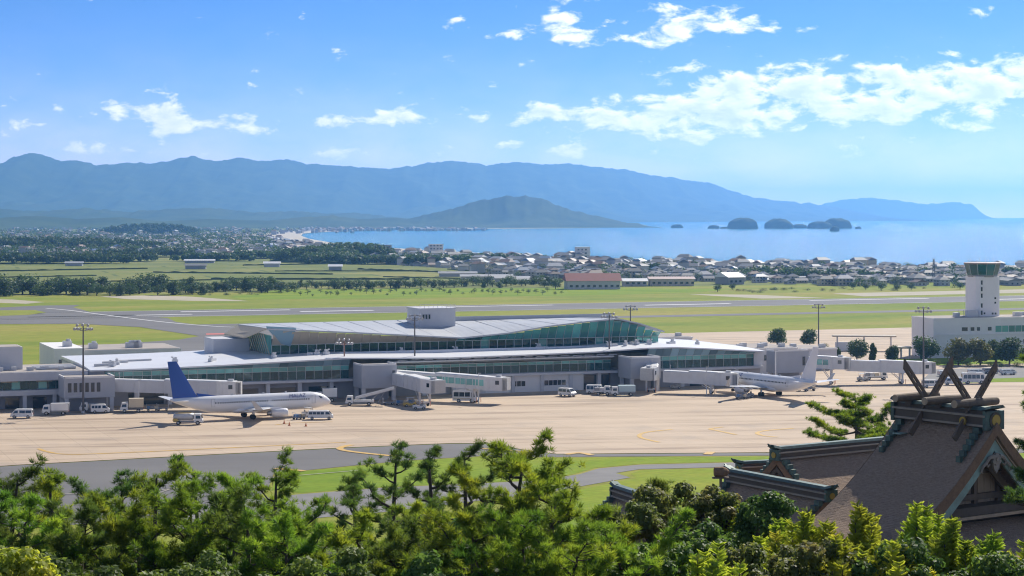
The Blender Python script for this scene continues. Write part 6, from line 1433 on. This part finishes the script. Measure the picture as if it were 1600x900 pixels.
# --- pines, left to right
PG = 'pines on the hillside in front of the airport'
for (px, py, D, h_, sp, sd, mm, crown, nl, lean, dens, lab) in (
    (14,732,58,7.0,2.3,3,M_pined,.80,22,(.2,0),1.25,'dense dark pine at the picture\'s left edge'),
    (76,743,56,6.0,1.15,5,M_pine,.85,17,(0,0),.9,'slim light green young pine near the left edge'),
    (150,758,62,6.0,1.7,7,M_pined,.8,18,(0,0),1.0,'small pine between the slim young pine and the tall left pines'),
    (208,751,60,6.4,1.8,8,M_pined,.8,20,(-.3,0),1.05,'broad dark pine left of the open-branched pine'),
    (228,732,57,7.0,1.9,11,M_pine,.72,17,(.25,0),.8,'open-branched pine with bare trunk before the dark taxiway'),
    (317,724,60,7.0,1.9,13,M_pine,.75,18,(-.2,0),.85,'tall pine with split top in the left group'),
    (365,746,55,6.2,1.8,14,M_pine,.8,18,(.2,0),.95,'bushy pine between the split-top pine and the next tall one'),
    (418,726,62,7.0,2.1,17,M_pine,.78,20,(.2,0),.9,'tall light green pine left of the grassy gap'),
    (470,786,56,5.6,1.7,19,M_pine,.85,18,(0,0),1.0,'lower pine below the grassy gap'),
    (560,744,68,7.4,2.0,23,M_pined,.7,17,(-.3,0),.9,'dark flat-topped pine left of the tallest slender pine'),
    (606,707,66,9.0,2.2,29,M_pined,.62,20,(.15,0),.95,'tall slender dark pine with layered pads and bare trunk'),
    (676,706,70,9.0,1.7,31,M_pined,.6,17,(-.1,0),.9,'slender pine right of the tallest dark one'),
    (722,700,74,9.0,1.9,37,M_pined,.6,17,(.1,0),.9,'dark pine half behind the great central pine'),
    (652,788,58,5.5,1.6,41,M_pine,.85,16,(0,0),1.0,'low light green pine at the slender pines\' feet'),
    (1034,751,62,4.2,.9,43,M_pined,.85,13,(0,0),.9,'little pine standing above the shrubs left of the shrine')):
    pine(lab, top_at(px, py, D, h_), h_, sp, sd, mm, crown, nl, lean, dens=dens, group=PG)
pine('great central pine with broad sunlit crown in front of the apron', top_at(786, 704, 50, 7.6), 7.6, 2.75, 47, M_pine, .82, 30, (.45,-.2), needles=40, dens=1.25, group=PG, top_flat=.45)
pine('leaning sunlit pine right of the great central one, thick trunk', top_at(868, 742, 47, 6.4), 6.4, 2.5, 53, M_pine, .85, 26, (-.1,.2), needles=40, dens=1.2, group=PG, top_flat=.5)
pine('low spreading sunlit pine at the bottom centre', top_at(985, 815, 46, 5.0), 5.0, 2.4, 59, M_pine, .9, 22, (0,0), needles=38, dens=1.2, group=PG, top_flat=.5)
pine('bright pine at the bottom edge below the great central one', top_at(735, 800, 47, 5.0), 5.0, 2.0, 61, M_pine, .9, 22, (0,0), needles=38, dens=1.2, group=PG, top_flat=.5)
pine('isolated layered pine behind the shrine roofs before the apron', top_at(1340, 617, 140, 10.0), 10.0, 3.9, 67, M_pine, .36, 15, (-.3,0), needles=36, tuft=1.35, dens=1.5, group=PG, top_flat=.30, down=16, flatp=.35)
pine('pine at the right edge beside the shrine gable', top_at(1668, 556, 86, 9.0), 9.0, 2.7, 71, M_pined, .75, 26, (0,0), needles=36, tuft=1.2, dens=1.1, group=PG)
for k, (px, py, D, h_, sp, lab) in enumerate(((40,782,50,5,1.9,'low pine filling the bottom left corner'),(130,797,50,5,2.0,'low pine below the broad dark left pine'),(215,782,50,5,1.8,'low pine under the open-branched pine'),(300,772,50,5.2,2.0,'low pine under the split-top pine'),(385,782,49,5,2.0,'low pine under the tall light green pine'),(450,812,48,5,1.9,'low pine left of the dark gap'),(560,812,50,5,1.8,'low pine in the dark gap under the slender pines'),(640,822,50,5,1.7,'low pine beside the dark gap, right part'),(815,817,45,4.6,2.2,'low bright pine in front of the thick trunk'),(900,832,44,4.6,2.0,'low bright pine right of the thick trunk'))):
    pine(lab, top_at(px, py, D, h_), h_, sp, 100+k*3, (M_pine,M_pined)[k % 3 == 1], .92, 24, (0,0), dens=1.35, group=PG, top_flat=.55)
# --- broadleaf shrubs
SG = 'broadleaf shrubs on the hillside'
for k, (px, py, D, rx, rz, nn, mm, lab) in enumerate((
    (1060,752,60,1.9,1.5,11000,M_shrub,'brownish-green shrub mass below the little pine'),(1130,765,58,1.8,1.5,11000,M_shrub,'rounded shrub left of the low thatched roof'),(985,790,58,1.3,1.2,7000,M_shrub,'low brownish shrub beside the copper roof corner'),
    (1090,830,52,2.2,1.6,13000,M_shrubg,'dark glossy shrub at the bottom right of centre'),(1200,785,56,1.7,1.6,11000,M_shrubg,'dark glossy tree in front of the low thatched roof'),(1190,860,48,2.0,1.5,12000,M_shrub,'grey-green shrub along the bottom edge'),
    (1290,850,47,1.9,1.4,11000,M_shrub,'grey-green shrub under the feathery conifers'),(1030,865,46,1.8,1.3,10000,M_shrubg,'dark shrub at the bottom edge left of the feathery conifers'),(1430,870,46,1.9,1.2,10000,M_shrubg,'dark leafy shrub under the shrine gable'),(1570,880,46,1.6,1.2,9000,M_shrubg,'dark leafy shrub in the bottom right corner'),
    (505,870,46,1.7,1.4,9000,M_shrubg,'dark shrub at the bottom edge under the slender pines'),(690,880,45,1.6,1.3,9000,M_shrubg,'dark shrub at the bottom edge under the bright pine'),(600,850,60,2.4,1.8,10000,M_shrubg,'shadowed shrub mass behind the slender pine trunks'),(90,880,46,1.7,1.2,9000,M_shrubg,'dark shrub at the bottom left'),(330,875,46,1.9,1.2,9000,M_shrubg,'dark shrub at the bottom edge under the left pines'),(700,810,66,2.6,1.8,10000,M_shrubg,'shadowed shrub mass right of the slender trunks'))):
    p = RAY(px, py, D); leafy('shrub', lab, (p[0], p[1], p[2]-rz), rclumps(46, rx*1.15, rx*.9, rz*1.1, .36, 200+k), int(nn*1.3), .115, mm, group=SG, shell=.35)
p = RAY(20, 852, 44); leafy('shrub', 'yellow-green leafy shrub in the bottom left corner', (p[0], p[1], p[2]-1), rclumps(14, .9, .8, 1.0, .4, 260), 6000, .13, M_feath, group=SG)
# --- feathery yellow-green conifers before the shrine
for k, (px, py, D, nl, sp, h_, lab) in enumerate(((1262,797,50,22,1.2,2.0,'feathery conifer left of the shrine roof, in front of the low roof'),(1345,795,50,24,1.3,2.1,'feathery yellow-green conifer under the thatched roof\'s left foot'),(1432,788,49,22,1.2,2.3,'tallest feathery conifer under the shrine gable\'s left board'),(1490,815,48,16,.8,1.9,'feathery conifer just right of the tallest one'),(1552,835,47,18,1.0,1.8,'feathery conifer below the pent roof, near the right edge'),(1600,845,47,10,.8,1.5,'feathery conifer at the right bottom edge'),(1395,845,46,20,1.2,1.7,'low feathery conifer in front of the two tallest ones'),(1305,840,47,20,1.2,1.7,'low feathery conifer in front of the left pair'),(1122,850,45,10,.7,1.3,'small feathery conifer among the dark shrubs'),(1225,815,52,16,1.0,1.6,'pale feathery conifer beside the dark glossy tree'),(1130,772,58,8,.6,1.3,'small light feathery conifer at the low roof\'s eave'))):
    p = RAY(px, py, D); feathery(lab, (p[0], p[1], p[2]-h_), nl, sp, h_, 300+k, group='feathery conifers before the shrine')
